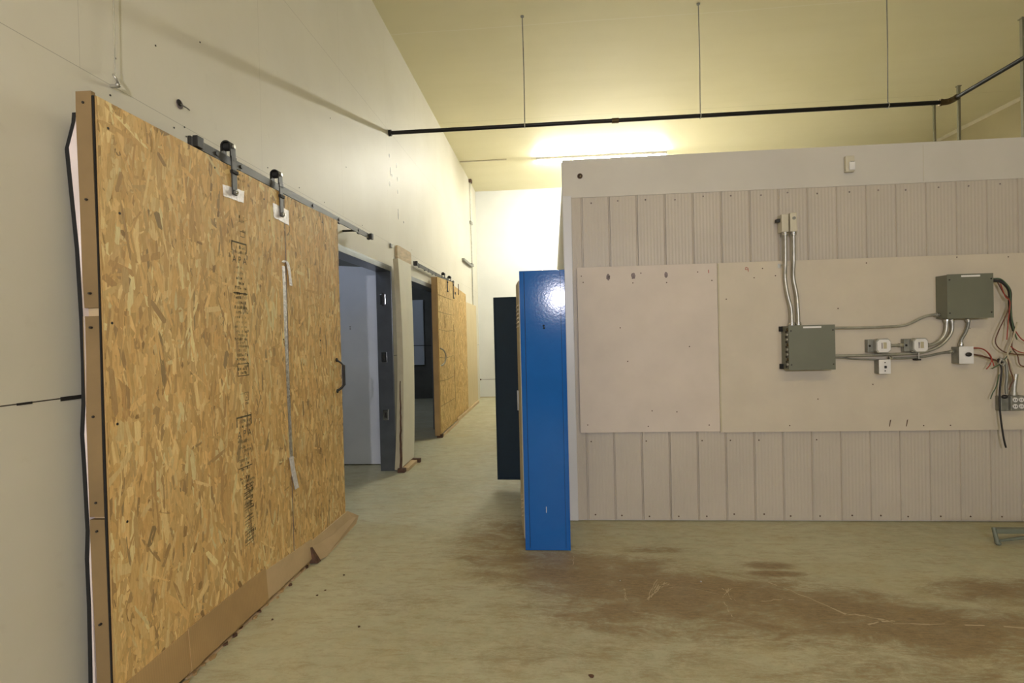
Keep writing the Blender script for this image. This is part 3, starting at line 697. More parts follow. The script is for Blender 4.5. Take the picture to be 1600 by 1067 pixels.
for z, x in prof2: vs += [(x-.020, D0+.004, z), (x-.020, D0+.3, z), (x+.005, D0+.3, z), (x+.005, D0+.004, z)]
o.add(vs, fs); o.build('black_backing', 'black', door)  # black strip between the plastic sheet and the wall
# top of the sheet: dark strip
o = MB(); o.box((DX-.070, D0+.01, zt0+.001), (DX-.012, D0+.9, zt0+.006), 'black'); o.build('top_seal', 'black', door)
# cardboard skirts along the bottom
def skirt(y0, y1, zt, zm, x_t, x_b, m='card', rag=0):
    e = MB(); n = max(4, int((y1-y0)/.04)); V = []
    for k in range(n+1):
        y = y0+(y1-y0)*k/n; j = rnd.uniform(-1, 1)*.003
        V += [(x_t+.001, y, zt[0]+(zt[1]-zt[0])*k/n), (x_t+.012, y, zm+.0+j), (x_b+rag*rnd.uniform(-.008, .012), y, .004), (x_b-.03, y, .003), (x_t-.006, y, zm), (x_t-.004, y, zt[0]+(zt[1]-zt[0])*k/n)]
    F = [tuple(range(6))[::-1], tuple(6*n+i for i in range(6))]+[(6*k+j, 6*k+(j+1) % 6, 6*k+6+(j+1) % 6, 6*k+6+j) for k in range(n) for j in range(6)]
    e.add(V, F); return e
DXf = DX+.003
skirt(D0+.0, 2.09, (.195, .205), .035, DXf, -1.575, rag=1).build('bottom_skirt', 'card', door)
skirt(2.085, 2.68, (.212, .205), .035, DXf+.004, -1.575, rag=1).build('bottom_skirt', 'card', door)
skirt(2.665, 3.22, (.190, .150), .035, DXf+.001, -1.570, rag=.6).build('bottom_skirt', 'card_pale', door)
e = MB(); r0 = random.Random(3); n = 44; V = []
for k in range(n+1):
    y = 2.08+1.12*k/n
    V += [(-1.580, y, .0006), (-1.556+r0.uniform(-.006, .008), y, .0006), (-1.560+r0.uniform(-.004, .004), y, .006), (-1.580, y, .012)]
e.add(V, [(0, 1, 2, 3), tuple(4*n+i for i in (3, 2, 1, 0))]+[(4*k+j, 4*k+(j+1) % 4, 4*k+4+(j+1) % 4, 4*k+4+j) for k in range(n) for j in range(4)])
e.build('torn_fold', 'card_pale', door)
e = MB(); 
V = [(DXf, 3.19, .135), (DXf+.035, 3.20, .012), (DXf+.060, 3.30, .004), (DXf+.028, 3.9, .004), (DXf+.03, 3.95, .05), (DXf+.005, 3.8, .135)]
V2 = [(x-.006, y, z+.002) for x, y, z in V]
e.add(V+V2, [tuple(range(6)), tuple(range(6, 12))[::-1]]+[(i, (i+1) % 6, 6+(i+1) % 6, 6+i) for i in range(6)]); e.build('bottom_skirt', 'card_pale', door)
e = MB(); e.hexa([(DXf+.0, 3.185, .01), (DXf+.045, 3.20, .004), (DXf+.05, 3.24, .004), (DXf, 3.24, .01), (DXf, 3.185, .12), (DXf+.012, 3.19, .10), (DXf+.012, 3.21, .10), (DXf, 3.21, .12)], 'woodedge'); e.build('torn_flap', 'woodedge', door)
# foil tape down the joint
def tape(pts, w_, m, name, dx=.0018):
    e = MB(); r = random.Random(int(pts[0][1]*100)); P = smooth_path([(0, *dp(*p)) for p in pts], 10); V = []
    for p in P:
        j = r.uniform(-1, 1)*.0012; wv = w_*(1+r.uniform(-.06, .06))
        V += [(DX+dx+j*.3, p.y-wv/2, p.z), (DX+dx+.0012+j, p.y, p.z), (DX+dx+j*.2, p.y+wv/2, p.z), (DX+.0014, p.y, p.z)]
    n = len(P)-1
    F = [(0, 1, 2, 3), tuple(4*n+i for i in (3, 2, 1, 0))]+[(4*k+j, 4*k+(j+1) % 4, 4*k+4+(j+1) % 4, 4*k+4+j) for k in range(n) for j in range(4)]
    e.add(V, F, m); return e.build(name, m, door)
tape([(3.045, 1.86), (3.05, 1.7), (3.05, 1.5), (3.055, 1.3), (3.06, 1.1), (3.068, .9), (3.075, .7)], .036, 'foil', 'foil_tape')
tape([(3.03, 1.88), (3.06, 1.895), (3.095, 1.865), (3.12, 1.75)], .034, 'foilw', 'foil_tape', .007)
tape([(3.065, .71), (3.085, .62), (3.125, .50)], .052, 'foilw', 'foil_tape', .006)
o = MB(); 
for z in (1.95, 2.1, .35): pass
o.box((DX+.0014, DS-.004, .14), (DX+.0017, DS+.004, zt0-.03), 'smudge'); o.build('joint_line', 'smudge', door)
# screws in the sheet
s = MB()
for y, z in ((1.80, 1.49), (1.81, 1.12), (1.81, 2.2), (1.85, 1.9), (2.42, 2.25), (2.9, 2.1), (2.85, 2.21), (3.02, 1.42), (3.52, 1.41), (1.84, .75), (3.6, 2.24)):
    y, z = dp(y, z); s.cyl((DX, y, z), (DX+.0022, y, z), .005, 'screw', 8)
build_split(s, 'screw', 'screw', door)
# printed stamps: unreadable rows of small print, with APA and a boxed 2 that can be read
def stamps():
    e = MB(); r = random.Random(11)
    def rect(y0, z0, y1, z1, m='ink', sk=0): 
        e.add([(DX+.0016, y0, z0), (DX+.0016, y1, z0+sk), (DX+.0016, y1, z1+sk), (DX+.0016, y0, z1)], [(0, 1, 2, 3)], m)
    def row(yc, z, w_, h, m, sk):
        y = yc-w_/2
        while y < yc+w_/2-.004:
            cw = r.uniform(.006, .013); k = r.random()
            if k < .85:
                rect(y, z, y+.0028, z+h*r.uniform(.6, 1), m, sk*0)
                if r.random() < .7: rect(y, z+h*r.choice((0, .45, .8)), y+cw*.8, z+h*r.choice((0, .45, .8))+.003, m)
                if r.random() < .4: rect(y+cw*.6, z, y+cw*.6+.0025, z+h, m)
            y += cw+.003
    def word(t_, yc, zc, size, m='ink'):
        v, f = text_mesh(t_, size); e.add([(DX+.0017, yc+p.x, zc+p.y) for p in v], f, m)
    def outline(y0, z0, y1, z1, t_=.004):
        rect(y0, z0, y1, z0+t_); rect(y0, z1-t_, y1, z1); rect(y0, z0, y0+t_, z1); rect(y1-t_, z0, y1, z1)
    yc = 2.60*K
    zf = lambda z: CAMH+(z-CAMH)*K
    # top stamp
    for z in (2.27, 2.245, 2.05, 2.03, 1.98): row(yc+.03, zf(z), .05, .014, 'inklite', 0)
    outline(yc+.012, zf(1.955), yc+.05, zf(1.985), .003)
    for top in (1.925, 1.03):
        t0 = zf(top)
        rect(yc-.065, t0-.008, yc+.065, t0, 'ink'); rect(yc-.065, t0-.05, yc-.058, t0, 'ink'); rect(yc+.058, t0-.05, yc+.065, t0, 'ink')
        row(yc+.01, t0-.034, .09, .018, 'ink', 0); row(yc+.01, t0-.058, .09, .014, 'ink', 0)
        word('A P A', yc, t0-.092, .050)
        z = t0-.135
        while z > t0-.34:
            row(yc+r.uniform(-.01, .01), z, r.uniform(.07, .125), r.uniform(.010, .018), r.choice(('ink', 'inklite', 'ink')), 0); z -= r.uniform(.019, .028)
        rect(yc-.06, t0-.26, yc+.06, t0-.255)
    z = zf(1.58)
    while z > zf(1.26):
        row(yc+r.uniform(-.008, .012), z, r.uniform(.08, .12), r.uniform(.009, .016), r.choice(('ink', 'inklite', 'inklite')), 0); z -= r.uniform(.017, .025)
    outline(yc-.045, zf(1.235), yc+.055, zf(1.30), .004); row(yc, zf(1.265), .08, .014, 'ink', 0); row(yc, zf(1.245), .08, .014, 'ink', 0)
    outline(yc+.012, zf(1.105), yc+.045, zf(1.150), .003); word('2', yc+.028, zf(1.128), .034)
    row(yc+.028, zf(1.085), .03, .012, 'ink', 0); row(yc-.01, zf(1.14), .04, .010, 'inklite', 0)
    z = zf(.70)
    while z > zf(.37):
        for w2 in (.0,): row(yc+.03+r.uniform(-.01, .01), z, r.uniform(.05, .10), r.uniform(.012, .02), r.choice(('ink', 'ink', 'inklite')), 0); z -= r.uniform(.013, .02)
        if r.random() < .8: rect(yc-.02, z, yc+.055, z+.003, 'ink', r.uniform(0, .012))
    return e
stamps().build('printed_stamp', 'ink', door)
# handle
def handle(parent, X, y, z0, z1, m='blackmetal'):
    e = MB(); zm = (z0+z1)/2; h = z1-z0
    e.tube([(X+.002, y-.02, z1-.012), (X+.03, y-.005, z1-.035), (X+.045, y, z1-.055)], .0065, m, 8)
    e.tube([(X+.002, y-.02, z0+.012), (X+.03, y-.005, z0+.035), (X+.045, y, z0+.055)], .0085, m, 8)
    e.box((X+.036, y-.010, z0+.05), (X+.054, y+.010, z1-.05), m, .004)
    for z in (z0+.012, z1-.012): e.cyl((X, y-.02, z), (X+.008, y-.02, z), .014, m, 12)
    return e.build('handle', m, parent)
hy, hz = dp(3.80, 1.15)
handle(door, DX, hy, CAMH+(1.02-CAMH)*K, CAMH+(1.275-CAMH)*K)
# hangers
def hanger(parent, X, y, zw, low, patch=None, rx=-.020):
    """roller on the rail: a strap looped over the wheel and bolted to the door; X = door face, rx = rail plane"""
    xr = X+rx; R_, T_ = .027, .006; xc = xr; h = MB(); hw = .021
    n = 12; outer = [(xc+R_*math.cos(PI*k/n), zw+R_*math.sin(PI*k/n)) for k in range(n+1)]; inner = [(xc+(R_-T_)*math.cos(PI*k/n), zw+(R_-T_)*math.sin(PI*k/n)) for k in range(n, -1, -1)]
    outer = [(xc+R_, zw-.06)]+outer+[(xc-R_, zw-.055)]; inner = [(xc-R_+T_, zw-.055)]+inner+[(xc+R_-T_, zw-.06)]
    m1 = len(outer); P2 = outer+inner[::-1]
    vs = []
    for yy in (y-hw, y+hw): vs += [(p[0], yy, p[1]) for p in outer]+[(p[0], yy, p[1]) for p in inner[::-1]]
    m2 = 2*m1; fs = []
    for i in range(m1-1):
        fs += [(i, i+1, m1+i+1, m1+i), (m2+i, m2+m1+i, m2+m1+i+1, m2+i+1), (i, m2+i, m2+i+1, i+1), (m1+i, m1+i+1, m2+m1+i+1, m2+m1+i)]
    fs += [(0, m1, m2+m1, m2), (m1-1, m2+m1-1, m2+m2-1, m2-1)]
    h.add(vs, fs, 'blackmetal')
    xf = X+.0075
    h.box((xf-.0035, y-hw, zw-.075), (xf+.0035, y+hw, zw-.05), 'blackmetal', .001)
    h.box((xf-.0035, y-hw*.9, low-.012), (xf+.0035, y+hw*.9, zw-.07), 'railmetal', .001)
    h.box((xf-.005, y-.024, zw-.135), (xf+.010, y+.024, zw-.118), 'black', .002)
    ho = h.build('hanger', 'blackmetal', parent)
    w_ = MB(); w_.cyl((xc-.016, y, zw), (xc+.016, y, zw), .0195, 'black', 20); w_.build('roller', 'black', ho)
    bl = MB(); bl.cyl((xc+R_, y, zw), (xc+R_+.009, y, zw), .010, 'galv', 12); bl.build('bolt', 'galv', ho)
    bl = MB(); bl.cyl((X+.0045, y, low), (X+.020, y, low), .013, 'galvdark', 12); bl.ball((X+.02, y, low), .008, 'chrome'); bl.build('bolt', 'galvdark', ho)
    if patch:
        (ya, za), (yb, zb_), (yc_, zc), (yd, zd) = patch      # top left, top right, bottom right, bottom left
        t_ = MB(); n = 8; vs = []; r = random.Random(5)
        for i in range(n+1):
            u = i/n
            for (p, q) in (((ya, za), (yb, zb_)), ((yd, zd), (yc_, zc))):
                yy = p[0]+(q[0]-p[0])*u; zz = p[1]+(q[1]-p[1])*u+r.uniform(-.002, .002); b_ = r.uniform(0, .0015)
                vs += [(X+.002, yy, zz), (X+.0035+b_, yy, zz)]
        fs = []
        for i in range(n):
            a = 4*i; fs += [(a+1, a+3, a+7, a+5), (a, a+4, a+6, a+2), (a, a+1, a+5, a+4), (a+2, a+6, a+7, a+3)]
        fs += [(0, 2, 3, 1), (4*n, 4*n+1, 4*n+3, 4*n+2)]
        t_.add(vs, fs, 'foilw'); t_.build('tape_patch', 'foilw', parent)
    return ho
hanger(door, DX, 2.50, 2.376, 2.150, ((2.413, 2.165), (2.588, 2.182), (2.580, 2.118), (2.418, 2.112)))
hanger(door, DX, 2.955, 2.376, 2.145, ((2.866, 2.190), (3.041, 2.190), (3.043, 2.100), (2.875, 2.110)))

# rail of the first door
def rail(label, X, y0, y1, z, h, bolts, stop_near=True):
    t = thing('door_track', label, 'door track', (X, (y0+y1)/2, z))
    o = MB(); o.box((X-.004, y0, z-h/2), (X+.004, y1, z+h/2), 'railmetal', .001); o.build('rail', 'railmetal', t)
    for y in bolts:
        s = MB(); s.cyl((WX+.0005, y, z), (X-.004, y, z), .009, 'blackmetal', 10); s.cyl((X+.004, y, z), (X+.010, y, z), .010, 'blackmetal', 6)
        s.box((X-.0035, y-.02, z-h/2-.008), (X+.012, y+.02, z-h/2-.0005), 'blackmetal'); s.build('spacer_bolt', 'blackmetal', t)
    for y in (y0+.02, y1-.02):
        s = MB(); s.box((X-.02, y-.022, z-h/2-.004), (X-.0042, y+.022, z+h/2+.004), 'blackmetal', .003); s.box((X+.0042, y-.022, z-h/2-.004), (X+.028, y+.022, z+h/2+.004), 'blackmetal', .003); s.build('end_stop', 'blackmetal', t)
    return t
rail('long black steel rail above the near sliding door with end stops', -1.580, 2.235, 4.535, 2.309, .042, (2.40, 2.60, 3.41, 3.84, 4.24))

# ------------------------------------------------------------------ second sliding door and far boards
DX2 = -1.60
d2o = thing('sliding_door', 'smaller sliding strand board door further along the left wall, beside the dark doorway', 'sliding door', (DX2, 7.9, 0))
osb_panel('door_panel', 'osb_far', d2o, DX2, 7.31, 8.58, .05, 2.27, .014, 2600, 8, 1.3, (2.268, 2.31), .6)
o = MB(); o.box((DX2-.085, 7.295, .03), (DX2-.014, 7.309, 2.265), 'card', .001); o.build('edge_strip', 'card', d2o)
o = MB(); o.box((DX2-.08, 7.315, .08), (DX2-.015, 7.36, 2.24), 'woodtan'); o.box((DX2-.08, 8.5, .08), (DX2-.015, 8.56, 2.24), 'woodtan'); o.build('rear_frame', 'woodtan', d2o)
s = MB()
for z in (2.02, 1.78, 1.53, 1.13, .80, .44): 
    s.tube(smooth_path([(DX2+.002, 7.33, z), (DX2+.002, 7.8, z-.015+rnd.uniform(-.01, .01)), (DX2+.002, 8.35, z-.01)], 3), .0022, 'rust', 5)
s.tube(smooth_path([(DX2+.002, 8.40, 1.62), (DX2+.002, 8.47, 1.4), (DX2+.002, 8.43, .9), (DX2+.002, 8.44, .25)], 5), .0025, 'rust', 5)
s.tube(smooth_path([(DX2+.002, 7.75, 1.75), (DX2+.002, 7.76, 1.55)], 3), .003, 'rust', 5)
s.build('score_lines', 'rust', d2o)
e = MB(); e.tube(smooth_path([(DX2+.002, 7.37, 1.26), (DX2+.03, 7.50, 1.22), (DX2+.045, 7.56, 1.13), (DX2+.03, 7.50, 1.04), (DX2+.002, 7.40, 1.01)], 5), .010, 'galvdark', 8); e.build('handle', 'galvdark', d2o)
hanger(d2o, DX2, 7.99, 2.385, 2.12, rx=-.055); hanger(d2o, DX2, 8.47, 2.385, 2.05, rx=-.055)
s = MB(); s.box((DX2+.0045, 8.60, 2.12), (DX2+.012, 8.66, 2.16), 'blackmetal'); s.build('latch', 'blackmetal', d2o)
s = MB(); s.box((DX2+.001, 7.42, .0), (DX2+.02, 8.6, .035), 'card_pale'); s.box((DX2-.06, 7.30, .0), (DX2+.02, 7.36, .05), 'woodedge'); s.build('bottom_skirt', 'card_pale', d2o)
rail('short grey steel rail above the second doorway', -1.655, 6.32, 8.75, 2.325, .045, (6.5, 7.0, 7.45, 7.85))
b = osb_panel('strand_board', 'osb_far', None, DX2-.03, 8.62, 9.92, .06, 2.27, .02, 1500, 21, 1.5, (2.28, 2.22), .5)
tag(b, 'fixed strand board sheet just past the second sliding door', 'board')
s = MB(); s.box((DX2-.028, 9.1, 2.15), (DX2-.02, 9.13, 2.34), 'rust'); s.build('hinge_mark', 'rust', b)
b = MB(); b.box((DX2-.06, 9.94, .05), (DX2-.04, 11.3, 2.08), 'ply'); tag(b.build('plywood_sheet', 'ply'), 'pale plywood sheet leaning at the far end of the left wall', 'board')
b = MB(); b.box((DX2-.06, 8.7, 0), (DX2-.005, 11.2, .05), 'card_pale'); tag(b.build('timber_batten', 'card_pale'), 'pale batten on the floor under the far boards', 'batten')

# warped cream board between the doorways
t = thing('warped_board', 'warped cream board with a rotten edge standing between the two doorways', 'board', (-1.65, 5.65, 0))
e = MB(); n = 20; V = []
for k in range(n+1):
    z = .05+(2.255-.05)*k/n; u = k/n
    x = -1.600+.012*math.sin(u*PI) - .018*(1-u)**3
    yn = 5.43+.05*math.sin(u*PI*1.0)+.02*(1-u)
    V += [(x, yn, z), (x, 5.925, z+.0*u), (x-.014, 5.925, z), (x-.014, yn, z)]
F = [(0, 1, 2, 3)[::-1], tuple(4*n+i for i in range(4))]+[(4*k+j, 4*k+(j+1) % 4, 4*k+4+(j+1) % 4, 4*k+4+j) for k in range(n) for j in range(4)]
e.add(V, F); e.build('sheet', 'frp', t)
e = MB(); V = []
for k in range(n+1):
    z = .02+(2.25-.02)*k/n; u = k/n
    x = -1.602+.012*math.sin(u*PI)-.018*(1-u)**3; w_ = .045+.035*(1-u)+.03*max(0, u-.75)
    yn = 5.425+.05*math.sin(u*PI)+.02*(1-u)
    V += [(x, yn, z), (x-.0, yn+.02, z), (x-w_, yn+.02, z), (x-w_, yn, z)]
e.add(V, F); e.build('edge_strip', 'beige', t)
e = MB(); V = []
for k in range(n+1):
    z = .012+.95*k/n; x = -1.618+rnd.uniform(-.003, .004); yn = 5.428+.02*(k/n)
    V += [(x+.003, yn-.006, z), (x+.003, yn+.006, z), (x-.020*(1-k/n)-.003, yn+.006, z), (x-.020*(1-k/n)-.003, yn-.006, z)]
e.add(V, F); e.build('rotten_edge', 'woodedge', t)
e = MB(); e.box((-1.66, 5.41, .0), (-1.585, 5.47, .04), 'woodedge'); e.box((-1.66, 5.48, 0), (-1.56, 5.84, .035), 'card_pale', .004); e.box((-1.66, 5.85, 0), (-1.53, 5.90, .045), 'woodedge', .004)
e.build('foot_block', 'woodedge', t)
e = MB(); n = 6; y0, y1, z0, z1, rr = 5.70, 6.27, 2.295, 2.445, .035; poly = []
for cy_, cz_, a0 in ((y1-rr, z1-rr, 0), (y0+rr, z1-rr, 90), (y0+rr, z0+rr, 180), (y1-rr, z0+rr, 270)):
    for k in range(n+1): a = math.radians(a0+90*k/n); poly.append((cy_+rr*math.cos(a), cz_+rr*math.sin(a)))
e.prism(poly, 'X', WX+.0005, -1.685, 'woodtan')
tag(e.build('wood_plate', 'woodtan'), 'rounded tan wooden plate above the warped cream board', 'wood plate')
s = MB(); s.box((WX+.0005, 5.50, 2.385), (WX+.02, 5.56, 2.425), 'galvdark', .003); tag(s.build('small_bracket', 'galvdark'), 'small grey clip on the wall just left of the rounded wooden plate', 'bracket')

# ------------------------------------------------------------------ lockers
LX0, LX1, LY0, LH, LD = -.210, .085, 3.43, 1.83, .305
lk = thing('locker_bank', 'tall blue steel locker bank standing end-on against the partition corner', 'locker', ((LX0+LX1)/2, 4.1, 0))
U = .36; NL = 4; LY1 = LY0+U*NL
o = MB(); T_ = .012
o.box((LX0, LY0, .004), (LX1, LY0+T_, LH), 'locker', .0015); sp_ = o.build('end_panel', 'locker', lk)
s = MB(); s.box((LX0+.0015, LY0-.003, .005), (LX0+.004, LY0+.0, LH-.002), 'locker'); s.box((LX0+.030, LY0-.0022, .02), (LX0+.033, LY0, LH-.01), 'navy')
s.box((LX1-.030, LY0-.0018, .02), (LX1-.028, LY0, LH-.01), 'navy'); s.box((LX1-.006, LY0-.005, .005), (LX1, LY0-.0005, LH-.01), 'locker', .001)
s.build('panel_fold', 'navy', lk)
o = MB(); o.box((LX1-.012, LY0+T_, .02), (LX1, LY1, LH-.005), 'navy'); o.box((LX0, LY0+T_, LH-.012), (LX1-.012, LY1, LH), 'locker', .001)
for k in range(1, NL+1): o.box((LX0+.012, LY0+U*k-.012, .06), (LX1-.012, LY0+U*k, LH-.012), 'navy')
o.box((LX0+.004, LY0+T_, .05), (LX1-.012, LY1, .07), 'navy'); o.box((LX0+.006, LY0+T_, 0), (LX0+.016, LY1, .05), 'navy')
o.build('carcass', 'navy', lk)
def locker_door(hinge_y, ang, m, side=1):
    """door hinged at hinge_y, swung out by ang degrees; closed it lies in the plane x=LX0 running +y (side 1) or -y (side -1)"""
    a = math.radians(ang); dirv = Vector((-math.sin(a), side*math.cos(a), 0)); nrm = Vector((-math.cos(a), -side*math.sin(a), 0))
    W_ = U-.03; z0, z1 = .075, LH-.06; o = Vector((LX0-.003, hinge_y, 0)); e = MB()
    def P(u, t, z): q = o+dirv*u+nrm*t; return (q.x, q.y, z)
    def bx(u0, u1, t0, t1, za, zb, mm): e.hexa([P(u0, t0, za), P(u1, t0, za), P(u1, t1, za), P(u0, t1, za), P(u0, t0, zb), P(u1, t0, zb), P(u1, t1, zb), P(u0, t1, zb)], mm)
    bx(0, W_, 0, .003, z0, z1, m); bx(0, .012, -.012, 0, z0, z1, m); bx(W_-.012, W_, -.012, 0, z0, z1, m); bx(0.012, W_-.012, -.012, 0, z0, z0+.01, m); bx(.012, W_-.012, -.012, 0, z1-.01, z1, m)
    for base in (z1-.30, z0+.12):
        for k in range(6): 
            zz = base+k*.028; e.hexa([P(.09, .003, zz), P(W_-.09, .003, zz), P(W_-.09, .011, zz-.006), P(.09, .011, zz-.006), P(.09, .003, zz+.012), P(W_-.09, .003, zz+.012), P(W_-.09, .011, zz-.002), P(.09, .011, zz-.002)], m)
    d_ = e.build('door', m, lk)
    h = MB(); h.hexa([P(W_-.05, .003, .88), P(W_-.02, .003, .88), P(W_-.02, .014, .88), P(W_-.05, .014, .88), P(W_-.05, .003, 1.02), P(W_-.02, .003, 1.02), P(W_-.02, .014, 1.02), P(W_-.05, .014, 1.02)], 'galvdark'); h.build('latch_handle', 'galvdark', d_)
    return d_
locker_door(LY0+.016, 7.0, 'beige'); locker_door(LY0+U+.008, 3, 'beige'); locker_door(LY0+2*U+.008, 3, 'beige'); locker_door(LY1-.008, 92, 'navy', -1)
s = MB()
for x, z in ((-.058, 1.47), (-.056, 1.455)): s.ball((x, LY0-.001, z), .007, 'navy', (1, .4, 1))
s.box((-.07, LY0-.0006, .25), (-.066, LY0, .29), 'trim'); build_split(s, 'dent', 'navy', lk)

# ------------------------------------------------------------------ pipe, rods, light
t = thing('gas_pipe', 'long black iron pipe hung under the ceiling from the left wall, bending at right', 'pipe', (1, 5.58, 3.626))
o = MB(); o.cyl((WX+.001, 5.58, 3.626), (3.93, 5.58, 3.628), .021, 'pipe', 14); o.cyl((3.985, 5.52, 3.634), (3.985, -8.9, 3.634), .019, 'pipe', 14); o.build('tube', 'pipe', t)
o = MB(); o.cyl((WX+.0005, 5.58, 3.626), (WX+.03, 5.58, 3.626), .034, 'pipe', 14); o.build('wall_flange', 'pipe', t)
for x in (.70,): 
    o = MB(); o.cyl((x-.035, 5.58, 3.626), (x+.035, 5.58, 3.626), .027, 'brass', 14); o.build('coupling', 'brass', t)
o = MB(); o.tube(smooth_path([(3.90, 5.58, 3.628), (3.96, 5.575, 3.630), (3.985, 5.54, 3.634), (3.985, 5.48, 3.634)], 5), .030, 'brass', 14); o.tube([(3.885, 5.58, 3.628), (3.91, 5.58, 3.628)], .034, 'brass', 12); o.build('elbow', 'brass', t)
for x, lab in ((-.243, 'thin dark rod holding the black pipe, leftmost of the three'), (1.566, 'thin dark rod holding the black pipe, middle of the three, just above the partition'), (3.40, 'thin dark rod holding the black pipe, rightmost of the three, near the elbow')):
    t = thing('hanger_rod', lab, 'rod', (x, 5.58, HC), 'rods holding the black pipe')
    o = MB(); o.tube([(x, 5.58, 3.660), (x+.004, 5.575, 4.2), (x, 5.57, HC-.0005)], .005, 'galvdark', 8); o.cyl((x, 5.57, HC-.001), (x, 5.57, HC-.012), .018, 'galvdark', 10); o.build('rod', 'galvdark', t)
    o = MB()
    for k in range(12):
        a = 2*PI*k/12; b_ = 2*PI*(k+1)/12; o.cyl((x, 5.58+.0265*math.cos(a), 3.627+.0265*math.sin(a)), (x, 5.58+.0265*math.cos(b_), 3.627+.0265*math.sin(b_)), .0045, 'galv', 6)
    o.build('clamp', 'galv', t)
for x, y, r, lab in ((5.86, 8.52, .014, 'slim grey ceiling post behind the partition, leftmost of the three'), (5.76, 7.90, .016, 'slim grey ceiling post behind the partition, between its two neighbours'), (5.23, 6.25, .018, 'slim grey ceiling post at the right edge of the view, nearest of three')):
    o = MB(); o.box((x-r, y-r, PT-.02), (x+r, y+r, HC-.001), 'post', .002); o.box((x-r*1.6, y-r*1.6, HC-.012), (x+r*1.6, y+r*1.6, HC-.0006), 'post'); tag(o.build('ceiling_post', 'post'), lab, 'post', 'grey ceiling posts')
t = thing('hanger_rod', 'thin grey rod with a hook clip near the top left of the first sliding door', 'rod', (-1.69, 1.95, 2.43))
o = MB(); o.tube([(-1.69, 1.955, 2.47), (-1.688, 1.96, 3.2), (-1.69, 1.955, HC-.001)], .0022, 'galv', 6); o.build('rod', 'galv', t)
o = MB(); o.tube(smooth_path([(-1.69, 1.955, 2.47), (-1.68, 1.935, 2.46), (-1.672, 1.94, 2.445), (-1.68, 1.96, 2.43)], 4), .005, 'galv', 8); o.box((WX+.0005, 1.948, 2.421), (-1.680, 1.962, 2.433), 'galv', .003); o.ball((-1.680, 1.955, 2.43), .010, 'galv'); o.build('hook', 'galv', t)
def strip_light(x0, x1, y, m, label=None, along='X'):
    t = thing('strip_light', label, 'light', ((x0+x1)/2, y, HC))
    o = MB(); o.box((x0, y-.055, HC-.045), (x1, y+.055, HC-.0006), 'white', .004); o.build('housing', 'white', t)
    o = MB()
    for yy in (y-.028, y+.028): o.cyl((x0+.02, yy, HC-.064), (x1-.02, yy, HC-.064), .016, m, 12)
    o.build('tubes', m, t)
    for x in (x0, x1-.02):
        o = MB(); o.box((x, y-.05, HC-.10), (x+.018, y+.05, HC-.0455), 'white', .003); o.build('socket', 'white', t)
    return t
strip_light(-.235, 2.19, 10.05, 'tube_far', 'bare lit fluorescent strip light on the ceiling above the partition')
strip_light(.2, 2.6, -1.6, 'tube_near', 'lit strip light on the ceiling behind the camera')
t = thing('added_lamp', 'added unseen lamp on a tall stand behind the camera', 'added lamp', (.155, -3.0, 0))  # lamp and stand added out of view to make the locker highlight
o = MB(); o.cyl((.155, -3.05, .02), (.155, -3.05, 2.0), .014, 'blackmetal', 10); o.build('pole', 'blackmetal', t)
for k in range(3):
    o = MB(); o.tube([(.155, -3.05, .45), (.155+.42*math.cos(k*2.094+.5), -3.05+.42*math.sin(k*2.094+.5), .012)], .011, 'blackmetal', 8); o.build('leg', 'blackmetal', t)
o = MB(); o.box((.0, -3.10, 1.98), (.31, -2.99, 2.22), 'blackmetal', .01); o.build('housing', 'blackmetal', t)
# room light inside the first store room
t = thing('strip_light', 'lit cool strip light inside the first store room', 'light', (-3.0, 4.2, 2.99))
o = MB(); o.box((-3.6, 4.17, 2.94), (-2.4, 4.25, 2.9995), 'white'); o.build('housing', 'white', t)
o = MB(); o.cyl((-3.55, 4.21, 2.91), (-2.45, 4.21, 2.91), .02, 'tube_room', 10); o.build('tubes', 'tube_room', t)
t = thing('strip_light', 'added unseen cool strip light brightening the second store room', 'light', (-4.2, 9.5, 3.19))  # added fill lamp, lifts the dark second store room
o = MB(); o.box((-4.7, 9.45, 3.14), (-3.7, 9.55, 3.1995), 'white'); o.build('housing', 'white', t)
o = MB(); o.cyl((-4.65, 9.5, 3.11), (-3.75, 9.5, 3.11), .02, 'pantry_fill', 10); o.build('tubes', 'pantry_fill', t)
# flat strip on the ceiling
o = MB(); o.box((-1.70, 9.99, HC-.012), (-.80, 10.03, HC-.0006), 'beige'); tag(o.build('ceiling_batten', 'beige'), 'thin beige batten on the ceiling between the left wall and the strip light', 'batten')

